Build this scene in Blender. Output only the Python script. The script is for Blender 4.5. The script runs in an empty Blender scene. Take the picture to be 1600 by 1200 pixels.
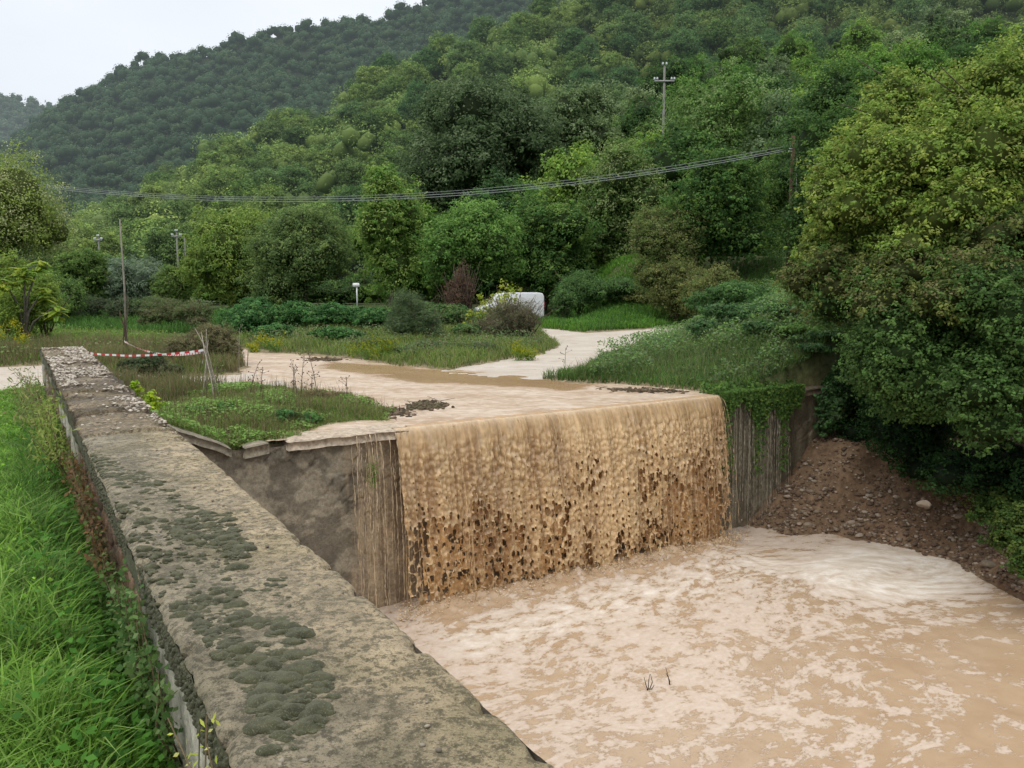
import bpy, math, numpy as np
SC = bpy.context.scene
COL = SC.collection
PI = math.pi
# ------------------------------------------------------------------ camera model
F = 1350.0
TH = math.atan(160 / 1350)
S_, C_ = math.sin(TH), math.cos(TH)
CZ = 1.9


def ray(px, py):
    a, b = (px - 800) / F, (600 - py) / F
    return np.array([a, C_ + b * S_, -S_ + b * C_])


def at(px, py, Y):
    r = ray(px, py)
    return r * (Y / r[1]) + np.array([0, 0, CZ])


def atz(px, py, z=0.0):
    r = ray(px, py)
    return r * ((z - CZ) / r[2]) + np.array([0, 0, CZ])


def elev(py):                      # tangent of the elevation seen at image row py
    b = (600 - py) / F
    return (-S_ + b * C_) / (C_ + b * S_)


R30s, R30c = 0.5, 0.8660254


def nd(x, y):
    return R30c * x + R30s * y, -R30s * x + R30c * y


def xy(n, d):
    return R30c * n - R30s * d, R30s * n + R30c * d


def weir_d(n):
    return 10.05 + 0.06 * (n - 2.5)


POOL_Z = -2.3


def sm(x, a, b):
    t = np.clip((x - a) / (b - a), 0, 1)
    return t * t * (3 - 2 * t)


# ------------------------------------------------------------------ noise
def _h(ix, iy, seed):
    h = (ix.astype(np.int64) * 374761393 + iy.astype(np.int64) * 668265263 + seed * 1442695041) & 0xFFFFFFFF
    h = ((h ^ (h >> 13)) * 1274126177) & 0xFFFFFFFF
    h = h ^ (h >> 16)
    return (h & 0xFFFFFF) / float(0xFFFFFF)


def vn(x, y, seed=0):
    x = np.asarray(x, float); y = np.asarray(y, float)
    ix, iy = np.floor(x), np.floor(y)
    fx, fy = x - ix, y - iy
    fx = fx * fx * fx * (fx * (fx * 6 - 15) + 10); fy = fy * fy * fy * (fy * (fy * 6 - 15) + 10)
    a = _h(ix, iy, seed); b = _h(ix + 1, iy, seed); c = _h(ix, iy + 1, seed); d = _h(ix + 1, iy + 1, seed)
    return (a + (b - a) * fx) * (1 - fy) + (c + (d - c) * fx) * fy


def fbm(x, y, o=4, seed=0):
    s = 0; amp = .5; t = 0
    for k in range(o):
        s = s + amp * vn(x * 2 ** k + 17.3 * k, y * 2 ** k - 9.1 * k, seed + k); t += amp; amp *= .5
    return s / t


def worley(x, y, seed=0):
    ix, iy = np.floor(x), np.floor(y)
    f1 = np.full(x.shape, 9.0); f2 = np.full(x.shape, 9.0); cid = np.zeros(x.shape)
    for dx in (-1, 0, 1):
        for dy in (-1, 0, 1):
            cx, cy = ix + dx, iy + dy
            px = cx + .5 + .8 * (_h(cx, cy, seed) - .5); py = cy + .5 + .8 * (_h(cx, cy, seed + 7) - .5)
            dd = np.hypot(px - x, py - y)
            n1 = dd < f1
            f2 = np.where(n1, f1, np.minimum(f2, dd)); cid = np.where(n1, _h(cx, cy, seed + 13), cid)
            f1 = np.where(n1, dd, f1)
    return f1, f2, cid


def inpoly(x, y, P):
    ins = np.zeros(np.shape(x), bool)
    n = len(P)
    for i in range(n):
        x0, y0 = P[i][0], P[i][1]; x1, y1 = P[(i + 1) % n][0], P[(i + 1) % n][1]
        if y0 == y1: continue
        c = ((y0 > y) != (y1 > y)) & (x < (x1 - x0) * (y - y0) / (y1 - y0) + x0)
        ins ^= c
    return ins


def sdpoly(x, y, P):               # >0 outside
    m = np.full(np.shape(x), 1e9)
    n = len(P)
    for i in range(n):
        ax, ay = P[i][0], P[i][1]; bx, by = P[(i + 1) % n][0] - ax, P[(i + 1) % n][1] - ay
        t = np.clip(((x - ax) * bx + (y - ay) * by) / (bx * bx + by * by + 1e-12), 0, 1)
        m = np.minimum(m, np.hypot(x - ax - bx * t, y - ay - by * t))
    return np.where(inpoly(x, y, P), -m, m)


# ------------------------------------------------------------------ meshes
def raw_mesh(name, V, Fs, mats, col=None, smooth=False, uv=None, midx=None):
    V = np.asarray(V, np.float32)
    Fs = [np.asarray(f, np.int32) for f in (Fs if isinstance(Fs, list) else [Fs]) if len(f)]
    me = bpy.data.meshes.new(name)
    me.vertices.add(len(V)); me.vertices.foreach_set('co', V.ravel())
    tot = sum(f.size for f in Fs); npoly = sum(len(f) for f in Fs)
    me.loops.add(tot); me.polygons.add(npoly)
    li = np.concatenate([f.ravel() for f in Fs])
    me.loops.foreach_set('vertex_index', li)
    st = []; o = 0
    for f in Fs:
        st.append(o + np.arange(len(f)) * f.shape[1]); o += f.size
    me.polygons.foreach_set('loop_start', np.concatenate(st).astype(np.int32))
    if midx is not None:
        me.polygons.foreach_set('material_index', np.asarray(midx, np.int32))
    if smooth:
        me.polygons.foreach_set('use_smooth', np.ones(npoly, bool))
    if col is not None:
        c = np.ones((len(V), 4), np.float32); c[:, :3] = col
        at_ = me.color_attributes.new('Col', 'FLOAT_COLOR', 'POINT')
        at_.data.foreach_set('color', c.ravel())
    if uv is not None:
        u = me.uv_layers.new(name='UVMap')
        u.data.foreach_set('uv', np.asarray(uv, np.float32)[li].ravel())
    me.update(calc_edges=True)
    for m in (mats if isinstance(mats, (list, tuple)) else [mats]):
        me.materials.append(m)
    return me


def tag(o, label=None, cat=None, group=None, kind=None):
    if label: o['label'] = label
    if cat: o['category'] = cat
    if group: o['group'] = group
    if kind: o['kind'] = kind
    return o


def link(name, me, parent=None, loc=(0, 0, 0)):
    o = bpy.data.objects.new(name, me); COL.objects.link(o)
    if parent is not None: o.parent = parent
    o.location = loc
    return o


def thing(name, label, cat, loc=(0, 0, 0), group=None):
    o = bpy.data.objects.new(name, None); COL.objects.link(o)
    o.empty_display_size = .1
    o.location = tuple(float(v) for v in loc)
    return tag(o, label, cat, group)


def obj(name, V, Fs, mat, parent=None, **k):     # world coordinates in, local to parent out
    V = np.asarray(V, float)
    if parent is not None:
        p = parent; off = np.zeros(3)
        while p is not None:
            off += np.array(p.location); p = p.parent
        V = V - off
    return link(name, raw_mesh(name, V, Fs, mat, **k), parent)


class MB:
    def __init__(s): s.V = []; s.Q = []; s.T = []; s.C = []; s.n = 0

    def add(s, V, Q=None, T=None, col=None):
        V = np.asarray(V, float)
        if Q is not None and len(Q): s.Q.append(np.asarray(Q) + s.n)
        if T is not None and len(T): s.T.append(np.asarray(T) + s.n)
        s.V.append(V)
        c = np.ones((len(V), 3)) * (.5 if col is None else np.asarray(col))
        s.C.append(c); s.n += len(V)
        return s

    def out(s):
        F_ = []
        if s.Q: F_.append(np.concatenate(s.Q))
        if s.T: F_.append(np.concatenate(s.T))
        return np.concatenate(s.V), F_, np.concatenate(s.C)

    def build(s, name, mat, parent=None, smooth=False):
        V, F_, C = s.out()
        return obj(name, V, F_, mat, parent, col=C, smooth=smooth)


def box(c, h, ax=None):
    v = np.array([[x, y, z] for x in (-1, 1) for y in (-1, 1) for z in (-1, 1)], float) * np.array(h)
    if ax is not None: v = v @ np.array(ax)
    return v + np.array(c), np.array([[0, 1, 3, 2], [4, 6, 7, 5], [0, 4, 5, 1], [2, 3, 7, 6], [0, 2, 6, 4], [1, 5, 7, 3]])


def tube(P, R, k=6, cap=True):
    P = np.asarray(P, float); m = len(P)
    R = np.ones(m) * np.asarray(R, float)
    T = np.gradient(P, axis=0); T /= np.linalg.norm(T, axis=1)[:, None] + 1e-9
    up = np.array([0, 0, 1.]) if abs(T[0][2]) < .9 else np.array([1., 0, 0])
    A = np.cross(T, up); A /= np.linalg.norm(A, axis=1)[:, None] + 1e-9
    B = np.cross(T, A)
    an = np.arange(k) * 2 * PI / k
    V = P[:, None] + R[:, None, None] * (np.cos(an)[None, :, None] * A[:, None] + np.sin(an)[None, :, None] * B[:, None])
    V = V.reshape(-1, 3)
    i = np.arange(m - 1)[:, None] * k; j = np.arange(k)[None]
    Q = np.stack([i + j, i + (j + 1) % k, i + k + (j + 1) % k, i + k + j], -1).reshape(-1, 4)
    T_ = []
    if cap:
        V = np.vstack([V, P[0], P[-1]])
        for q in range(k):
            T_.append([m * k, (q + 1) % k, q]); T_.append([m * k + 1, (m - 1) * k + q, (m - 1) * k + (q + 1) % k])
    return V, Q, np.array(T_) if T_ else None


def grid_faces(a, b, keep=None):
    i, j = np.meshgrid(np.arange(a - 1), np.arange(b - 1), indexing='ij')
    q = np.stack([i * b + j, (i + 1) * b + j, (i + 1) * b + j + 1, i * b + j + 1], -1).reshape(-1, 4)
    if keep is not None: q = q[keep.ravel()]
    return q


_ICO = {}


def ico(sub):
    if sub not in _ICO:
        import bmesh
        bm = bmesh.new(); bmesh.ops.create_icosphere(bm, subdivisions=sub, radius=1)
        V = np.array([v.co[:] for v in bm.verts]); T = np.array([[v.index for v in f.verts] for f in bm.faces])
        bm.free(); _ICO[sub] = (V, T)
    return _ICO[sub]


def ico_many(C, R, sub=1, jit=.0, rng=None, cols=None, rot=False):
    V0, T0 = ico(sub); C = np.asarray(C, float); R = np.asarray(R, float)
    if R.ndim == 1: R = np.repeat(R[:, None], 3, 1)
    n = len(C); m = len(V0)
    W = np.repeat(V0[None], n, 0)
    if jit: W = W * (1 + jit * rng.standard_normal((n, m, 1)))
    W = W * R[:, None]
    if rot:
        a = rng.random(n) * 2 * PI; ca, sa = np.cos(a)[:, None], np.sin(a)[:, None]
        W = np.stack([W[..., 0] * ca - W[..., 1] * sa, W[..., 0] * sa + W[..., 1] * ca, W[..., 2]], -1)
    W = (W + C[:, None]).reshape(-1, 3)
    T = (T0[None] + (np.arange(n) * m)[:, None, None]).reshape(-1, 3)
    cc = None if cols is None else np.repeat(cols, m, 0)
    return W, T, cc


def unit(v): return v / (np.linalg.norm(v, axis=-1, keepdims=True) + 1e-9)


def leaf_quads(rng, C, N, L, W, fold=0.0):
    n = len(C)
    t = unit(np.cross(N, rng.standard_normal((n, 3))))
    b = np.cross(N, t)
    L = (np.ones(n) * L)[:, None]; W = (np.ones(n) * W)[:, None]
    V = np.stack([C - t * L / 2, C + b * W / 2 + N * W * fold, C + t * L / 2, C - b * W / 2 + N * W * fold], 1).reshape(-1, 3)
    Q = np.arange(n * 4).reshape(n, 4)
    return V, Q


def pick(rng, pal, n):
    pal = np.asarray(pal, float)
    return pal[rng.integers(0, len(pal), n)]


def crown_mb(rng, blobs, nleaf, L, W, pal, core=True, clump=.28, per=26, zmin=None, up=.5, shell=(.74, 1.16), low=-.75, core_col=None, jit=.20, cores=.60, fold=.15, even=.16):
    """foliage: sub-clumps of leaves on the skin of overlapping blobs, over a rough core coloured dark to stand in for shaded gaps"""
    mb = MB(); B = np.asarray(blobs, float)
    area = (B[:, 3] * B[:, 5] + B[:, 3] * B[:, 4] + B[:, 4] * B[:, 5]); area = area / area.sum()
    nc = max(len(B) * 3, int(nleaf / per))
    bi = rng.choice(len(B), nc, p=area)
    d = unit(rng.standard_normal((nc, 3))); d[:, 2] = np.where(d[:, 2] < low, -d[:, 2], d[:, 2])
    rad = rng.uniform(shell[0], shell[1], nc)[:, None]
    ph = bi * 1.7
    rad = rad * (1 + .22 * np.sin(d[:, :1] * 5 + ph[:, None]) * np.cos(d[:, 1:2] * 6 - ph[:, None]) + .12 * np.sin(d[:, 2:3] * 9 + ph[:, None] * 3 + d[:, :1] * 7))
    cc = B[bi, :3] + d * B[bi, 3:6] * rad
    cr = (B[bi, 3:6].mean(1) * clump) * rng.uniform(.35, 1.55, nc)
    tint = pick(rng, pal, nc) * rng.uniform(1 - jit, 1 + jit, (nc, 1))
    k = rng.integers(0, nc, nleaf)
    g = rng.standard_normal((nleaf, 3))
    g = g / (1 + .35 * np.linalg.norm(g, axis=1)[:, None])
    P = cc[k] + g * cr[k][:, None] * np.array([1, 1, .7])
    N = unit(d[k] * .55 + g * .5 + rng.standard_normal((nleaf, 3)) * .42 + np.array([0, 0, up]))
    c = tint[k] * rng.uniform(.84, 1.16, (nleaf, 1))
    me_ = int(nleaf * even)                                   # loose leaves spread evenly between the clumps
    if me_:
        b2 = rng.choice(len(B), me_, p=area); d2 = unit(rng.standard_normal((me_, 3))); P[:me_] = B[b2, :3] + d2 * B[b2, 3:6] * rng.uniform(.62, 1.02, (me_, 1))
        N[:me_] = unit(d2 * .7 + rng.standard_normal((me_, 3)) * .5 + np.array([0, 0, up * .6])); c[:me_] *= .8
    if zmin is not None:
        P[:, 2] = np.where(P[:, 2] < zmin, zmin + rng.random(nleaf) * .12, P[:, 2])
    s = rng.uniform(.65, 1.3, nleaf)
    V, Q = leaf_quads(rng, P, N, L * s, W * s, fold)
    mb.add(V, Q, col=np.repeat(c, 4, 0))
    if core:
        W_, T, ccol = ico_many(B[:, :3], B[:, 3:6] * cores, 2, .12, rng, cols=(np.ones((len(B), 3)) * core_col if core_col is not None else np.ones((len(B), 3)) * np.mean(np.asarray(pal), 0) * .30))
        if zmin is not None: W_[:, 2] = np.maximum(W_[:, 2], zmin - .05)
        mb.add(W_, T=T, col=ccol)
    return mb


def blobs_in(rng, c, r, k, f=(.17, .48), spread=.70):
    k = int(k * 1.5)
    c = np.asarray(c, float); r = np.asarray(r, float)
    d = unit(rng.standard_normal((k, 3)))
    d[:, 2] = np.abs(d[:, 2]) * np.where(rng.random(k) < .3, -1, 1)
    p = c + d * r * spread * rng.uniform(.6, 1.08, (k, 1))
    rr = r * rng.uniform(f[0], f[1], (k, 1)) * rng.uniform(.85, 1.15, (k, 3))
    B = np.hstack([p, rr])
    return np.vstack([B, np.hstack([c, r * .55])])


# ------------------------------------------------------------------ materials
def newmat(name):
    m = bpy.data.materials.new(name); m.use_nodes = True
    nt = m.node_tree; nt.nodes.clear()
    return m, nt, nt.nodes.new('ShaderNodeOutputMaterial')


def L(nt, a, b): nt.links.new(a, b)


def noise(nt, vec, scale, detail=5, rough=.55, dist=0.0):
    n = nt.nodes.new('ShaderNodeTexNoise'); n.inputs['Scale'].default_value = scale
    n.inputs['Detail'].default_value = detail; n.inputs['Roughness'].default_value = rough
    n.inputs['Distortion'].default_value = dist
    if vec is not None: L(nt, vec, n.inputs['Vector'])
    return n.outputs['Fac']


def ramp(nt, fac, stops):
    if len(stops) == 2 and all(isinstance(c, (int, float)) for _, c in stops):
        r = nt.nodes.new('ShaderNodeMapRange'); r.clamp = True
        for nm, v in zip(('From Min', 'From Max', 'To Min', 'To Max'), (stops[0][0], stops[1][0], stops[0][1], stops[1][1])): r.inputs[nm].default_value = v
        L(nt, fac, r.inputs['Value'])
        return r.outputs[0]
    r = nt.nodes.new('ShaderNodeValToRGB'); e = r.color_ramp.elements
    while len(e) < len(stops): e.new(.5)
    for i, (p, c) in enumerate(stops):
        e[i].position = p; e[i].color = (c, c, c, 1) if isinstance(c, (int, float)) else (*c, 1)
    L(nt, fac, r.inputs['Fac'])
    return r.outputs['Color']


def mix(nt, f, a, b, bt='MIX'):
    m = nt.nodes.new('ShaderNodeMix'); m.data_type = 'RGBA'; m.blend_type = bt
    for i, v in ((0, f), (6, a), (7, b)):
        s = m.inputs[i]
        if isinstance(v, (int, float)): s.default_value = v if i == 0 else (v, v, v, 1)
        elif isinstance(v, tuple): s.default_value = (*v, 1)
        else: L(nt, v, s)
    return m.outputs[2]


def mth(nt, op, a, b=None, clamp=False):
    m = nt.nodes.new('ShaderNodeMath'); m.operation = op; m.use_clamp = clamp
    for i, v in enumerate((a, b)):
        if v is None: continue
        if isinstance(v, (int, float)): m.inputs[i].default_value = v
        else: L(nt, v, m.inputs[i])
    return m.outputs[0]


def mapping(nt, vec, scale, rot=(0, 0, 0)):
    m = nt.nodes.new('ShaderNodeMapping'); m.inputs['Scale'].default_value = scale; m.inputs['Rotation'].default_value = rot
    L(nt, vec, m.inputs['Vector']); return m.outputs[0]


def bump(nt, h, strength, dist, nrm=None):
    b = nt.nodes.new('ShaderNodeBump'); b.inputs['Strength'].default_value = strength; b.inputs['Distance'].default_value = dist
    L(nt, h, b.inputs['Height'])
    if nrm is not None: L(nt, nrm, b.inputs['Normal'])
    return b.outputs[0]


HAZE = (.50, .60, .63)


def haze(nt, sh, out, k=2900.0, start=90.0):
    """air haze put into the surface as mixed-in emission: grows with distance from the valley floor"""
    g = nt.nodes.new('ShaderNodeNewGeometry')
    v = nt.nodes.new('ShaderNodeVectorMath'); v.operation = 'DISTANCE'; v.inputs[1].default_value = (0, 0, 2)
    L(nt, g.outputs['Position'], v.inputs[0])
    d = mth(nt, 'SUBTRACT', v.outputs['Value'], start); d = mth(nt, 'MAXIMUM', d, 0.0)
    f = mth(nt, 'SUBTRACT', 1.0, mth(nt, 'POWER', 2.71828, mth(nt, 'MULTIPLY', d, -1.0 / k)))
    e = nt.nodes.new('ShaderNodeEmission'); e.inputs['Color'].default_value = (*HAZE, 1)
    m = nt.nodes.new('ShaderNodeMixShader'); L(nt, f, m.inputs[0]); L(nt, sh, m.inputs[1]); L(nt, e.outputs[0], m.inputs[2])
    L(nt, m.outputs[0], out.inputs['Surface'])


def principled(nt, col, rough=.8, spec=.3, nrm=None):
    p = nt.nodes.new('ShaderNodeBsdfPrincipled')
    if isinstance(col, tuple): p.inputs['Base Color'].default_value = (*col, 1)
    else: L(nt, col, p.inputs['Base Color'])
    if isinstance(rough, (int, float)): p.inputs['Roughness'].default_value = rough
    else: L(nt, rough, p.inputs['Roughness'])
    p.inputs['Specular IOR Level'].default_value = spec
    if nrm is not None: L(nt, nrm, p.inputs['Normal'])
    return p.outputs[0]


def attr(nt, name='Col'):
    a = nt.nodes.new('ShaderNodeAttribute'); a.attribute_name = name
    return a.outputs['Color']


def pos(nt): return nt.nodes.new('ShaderNodeNewGeometry').outputs['Position']


def mat_leaf(name, trans=.22, rough=.65, spec=.12, hz=True, gain=1.0):
    m, nt, out = newmat(name)
    c = attr(nt)
    oi = nt.nodes.new('ShaderNodeObjectInfo')
    hs = nt.nodes.new('ShaderNodeHueSaturation')
    L(nt, c, hs.inputs['Color'])
    hs.inputs['Saturation'].default_value = 1.12
    L(nt, mth(nt, 'ADD', mth(nt, 'MULTIPLY', oi.outputs['Random'], .45 * gain), .78 * gain), hs.inputs['Value'])
    L(nt, mth(nt, 'ADD', mth(nt, 'MULTIPLY', oi.outputs['Random'], -.035), .503), hs.inputs['Hue'])
    c2 = hs.outputs['Color']
    p = principled(nt, c2, rough, spec)
    t = nt.nodes.new('ShaderNodeBsdfTranslucent'); L(nt, c2, t.inputs['Color'])
    mx = nt.nodes.new('ShaderNodeMixShader'); mx.inputs[0].default_value = trans
    L(nt, p, mx.inputs[1]); L(nt, t.outputs[0], mx.inputs[2])
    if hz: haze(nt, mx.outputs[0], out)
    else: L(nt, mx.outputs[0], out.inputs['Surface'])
    return m


def mat_col(name, rough=.8, spec=.25, nscale=20, amt=.35, bmp=.3, bd=.01, hz=False):
    m, nt, out = newmat(name); p = pos(nt)
    n1 = noise(nt, p, nscale, 6, .6)
    c = mix(nt, 1.0, attr(nt), ramp(nt, n1, [(.3, 1 - amt), (.7, 1 + amt)]), 'MULTIPLY')
    s = principled(nt, c, rough, spec, bump(nt, n1, bmp, bd))
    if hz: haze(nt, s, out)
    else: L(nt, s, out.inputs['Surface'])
    return m


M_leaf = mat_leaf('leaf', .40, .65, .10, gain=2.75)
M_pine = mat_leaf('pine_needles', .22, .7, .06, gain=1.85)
M_grass = mat_leaf('grass_blades', .4, .6, .12, hz=False, gain=2.1)
M_flower = mat_leaf('petals', .3, .6, .2, hz=False)
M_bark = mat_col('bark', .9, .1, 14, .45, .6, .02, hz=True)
M_twig = mat_col('dry_twigs', .9, .1, 30, .3, .2, .003)
M_ground = mat_col('soil', .95, .1, 9, .4, .7, .03)
M_stone = mat_col('loose_stone', .85, .2, 30, .25, .4, .004)
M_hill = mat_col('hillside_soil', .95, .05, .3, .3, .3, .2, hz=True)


def mat_gravel():
    m, nt, out = newmat('pale_gravel'); p = pos(nt)
    a = noise(nt, p, 1.1, 5, .6); b = noise(nt, p, 45, 4, .7); c = noise(nt, mapping(nt, p, (.6, 2.4, 1)), 2.2, 6, .65)
    col = mix(nt, ramp(nt, a, [(.35, 0.), (.65, 1.)]), (.45, .385, .31), (.53, .475, .41))
    col = mix(nt, ramp(nt, c, [(.56, 0.), (.66, 1.)]), col, (.36, .27, .18))
    col = mix(nt, 1.0, col, ramp(nt, b, [(.3, .78), (.7, 1.12)]), 'MULTIPLY')
    col = mix(nt, ramp(nt, noise(nt, p, 3.3, 6, .7), [(.66, 0.), (.72, .8)]), col, (.16, .13, .08))
    L(nt, principled(nt, col, .7, .3, bump(nt, b, .6, .02)), out.inputs['Surface']); return m


M_gravel = mat_gravel()


def mat_stream():
    """shallow muddy water over pale gravel; calm brown pond at the back (Col.r = calm amount)"""
    m, nt, out = newmat('muddy_stream'); p = pos(nt)
    at_ = nt.nodes.new('ShaderNodeSeparateColor'); L(nt, attr(nt), at_.inputs[0]); calm = at_.outputs[0]
    q = mapping(nt, p, (1.0, 1.9, 1), (0, 0, .25))
    rip = noise(nt, q, 5.5, 6, .62, .5); fine = noise(nt, q, 19, 4, .6, .4)
    patch = noise(nt, mapping(nt, p, (.55, 1.3, 1)), 1.3, 5, .6, .3)
    lively = mix(nt, ramp(nt, patch, [(.40, 0.), (.66, 1.)]), (.40, .27, .165), (.58, .46, .35))
    lively = mix(nt, ramp(nt, rip, [(.50, 0.), (.66, .9)]), lively, (.63, .52, .42))
    lively = mix(nt, ramp(nt, rip, [(.34, .85), (.48, 0.)]), lively, (.33, .225, .14))
    still = mix(nt, ramp(nt, patch, [(.3, 0.), (.7, 1.)]), (.33, .20, .11), (.40, .25, .14))
    e = mth(nt, 'ADD', calm, mth(nt, 'MULTIPLY', mth(nt, 'SUBTRACT', patch, .5), 1.2), True)
    f = ramp(nt, e, [(.35, 0.), (.6, 1.)])
    col = mix(nt, f, lively, still)
    h = mth(nt, 'ADD', rip, mth(nt, 'MULTIPLY', fine, .35))
    b = nt.nodes.new('ShaderNodeBump'); b.inputs['Distance'].default_value = .03
    L(nt, h, b.inputs['Height']); L(nt, mth(nt, 'SUBTRACT', .75, mth(nt, 'MULTIPLY', f, .62)), b.inputs['Strength'])
    L(nt, principled(nt, col, mth(nt, 'SUBTRACT', .38, mth(nt, 'MULTIPLY', f, .2)), .5, b.outputs[0]), out.inputs['Surface']); return m


def mat_pool():
    """brown flood water carrying rafts of pale foam. UV = flow coordinates, Col.r = foam density, Col.g = creamy churned foam"""
    m, nt, out = newmat('foaming_flood_water')
    uvn = nt.nodes.new('ShaderNodeUVMap'); uv = uvn.outputs[0]
    sp = nt.nodes.new('ShaderNodeSeparateColor'); L(nt, attr(nt), sp.inputs[0]); den, cream = sp.outputs[0], sp.outputs[1]
    big = noise(nt, uv, .9, 3, .5, .2)
    mid = noise(nt, mapping(nt, uv, (1, 1.5, 1)), 3.4, 9, .70, .25)
    fine = noise(nt, mapping(nt, uv, (1, 1.3, 1)), 15, 6, .68, .3)
    s = mth(nt, 'ADD', mth(nt, 'MULTIPLY', big, .45), mth(nt, 'ADD', mth(nt, 'MULTIPLY', mid, 1.35), mth(nt, 'MULTIPLY', fine, .45)))
    s = mth(nt, 'ADD', s, mth(nt, 'MULTIPLY', den, .62))
    foam = ramp(nt, mth(nt, 'SUBTRACT', s, .70), [(.51, 0.), (.565, .62), (.72, .82), (.95, 1.)])
    sw = noise(nt, uv, 2.3, 5, .6, .6)
    water = mix(nt, ramp(nt, sw, [(.3, 0.), (.7, 1.)]), (.37, .25, .15), (.44, .315, .20))
    fcol = mix(nt, ramp(nt, fine, [(.3, 0.), (.7, 1.)]), (.50, .395, .31), (.60, .505, .425))
    fcol = mix(nt, cream, fcol, mix(nt, ramp(nt, mid, [(.35, 0.), (.65, 1.)]), (.52, .41, .30), (.78, .72, .64)))
    col = mix(nt, foam, water, fcol)
    h = mth(nt, 'ADD', mth(nt, 'MULTIPLY', foam, .5), mth(nt, 'ADD', mth(nt, 'MULTIPLY', sw, .8), mth(nt, 'MULTIPLY', fine, .25)))
    ro = mth(nt, 'ADD', .22, mth(nt, 'MULTIPLY', foam, .5))
    L(nt, principled(nt, col, ro, .4, bump(nt, h, .55, .02)), out.inputs['Surface']); return m


def mat_fall():
    m, nt, out = newmat('muddy_falling_water'); p = pos(nt)
    c = mix(nt, 1.0, attr(nt), ramp(nt, noise(nt, mapping(nt, p, (1, 1, .35)), 22, 5, .6), [(.3, .82), (.7, 1.15)]), 'MULTIPLY')
    pr = principled(nt, c, .28, .5, bump(nt, noise(nt, mapping(nt, p, (1, 1, .3)), 60, 3, .5), .35, .006))
    t = nt.nodes.new('ShaderNodeBsdfTranslucent'); L(nt, c, t.inputs['Color'])
    mx = nt.nodes.new('ShaderNodeMixShader'); mx.inputs[0].default_value = .15
    L(nt, pr, mx.inputs[1]); L(nt, t.outputs[0], mx.inputs[2]); L(nt, mx.outputs[0], out.inputs['Surface']); return m


def mat_cap():
    """weathered concrete coping: tan, grey-green algae, black lichen specks (Col tints it)"""
    m, nt, out = newmat('weathered_concrete'); p = pos(nt)
    big = noise(nt, p, 1.7, 6, .62, .4); mid = noise(nt, p, 7, 7, .68, .3); fi = noise(nt, mapping(nt, p, (1, 1, 1)), 34, 8, .78); sp = noise(nt, p, 190, 4, .75)
    c = mix(nt, ramp(nt, mid, [(.34, 0.), (.66, 1.)]), (.20, .17, .12), (.46, .385, .275))
    c = mix(nt, ramp(nt, big, [(.48, 0.), (.64, .55)]), c, (.19, .175, .105))
    c = mix(nt, ramp(nt, fi, [(.47, 0.), (.56, .85)]), c, (.075, .068, .042))
    c = mix(nt, ramp(nt, sp, [(.58, 0.), (.66, .8)]), c, (.46, .41, .32))
    c = mix(nt, ramp(nt, noise(nt, p, 150, 4, .75), [(.55, 0.), (.62, .75)]), c, (.07, .062, .04))
    c = mix(nt, 1.0, c, attr(nt), 'MULTIPLY')
    h = mth(nt, 'ADD', mth(nt, 'MULTIPLY', fi, 1.0), mth(nt, 'MULTIPLY', sp, .5))
    r = ramp(nt, big, [(.4, .55), (.6, .9)])
    L(nt, principled(nt, c, r, .35, bump(nt, h, .9, .012)), out.inputs['Surface']); return m


def mat_moss():
    m, nt, out = newmat('moss_cushions'); p = pos(nt)
    a = noise(nt, p, 25, 4, .6); b = noise(nt, p, 260, 3, .7)
    c = mix(nt, ramp(nt, a, [(.35, 0.), (.65, 1.)]), (.034, .036, .020), (.084, .084, .046))
    c = mix(nt, ramp(nt, b, [(.55, 0.), (.7, .6)]), c, (.26, .26, .17))
    lw = nt.nodes.new('ShaderNodeLayerWeight'); lw.inputs[0].default_value = .35
    c = mix(nt, mth(nt, 'MULTIPLY', lw.outputs['Facing'], .5), c, (.23, .225, .17))
    L(nt, principled(nt, c, .95, .1, bump(nt, b, .9, .006)), out.inputs['Surface']); return m


def mat_masonry(name='old_masonry'):
    m, nt, out = newmat(name); p = pos(nt)
    a = noise(nt, p, 3.0, 8, .7, .3); b = noise(nt, p, 28, 6, .7)
    c = mix(nt, 1.0, attr(nt), ramp(nt, a, [(.3, .6), (.7, 1.35)]), 'MULTIPLY')
    c = mix(nt, 1.0, c, ramp(nt, b, [(.3, .65), (.7, 1.3)]), 'MULTIPLY')
    L(nt, principled(nt, c, .6, .4, bump(nt, b, .8, .02)), out.inputs['Surface']); return m


def mat_plain(name, col, rough=.5, spec=.4, metal=0, amt=.15, nscale=8):
    m, nt, out = newmat(name); p = pos(nt)
    c = mix(nt, 1.0, col, ramp(nt, noise(nt, p, nscale, 5, .6), [(.3, 1 - amt), (.7, 1 + amt)]), 'MULTIPLY')
    s = principled(nt, c, rough, spec); s.node.inputs['Metallic'].default_value = metal
    L(nt, s, out.inputs['Surface']); return m


M_stream = mat_stream(); M_pool = mat_pool(); M_fall = mat_fall(); M_cap = mat_cap(); M_moss = mat_moss(); M_mas = mat_masonry()
M_coping = mat_col('coping_stone', .85, .2, 18, .45, .7, .01)

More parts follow.
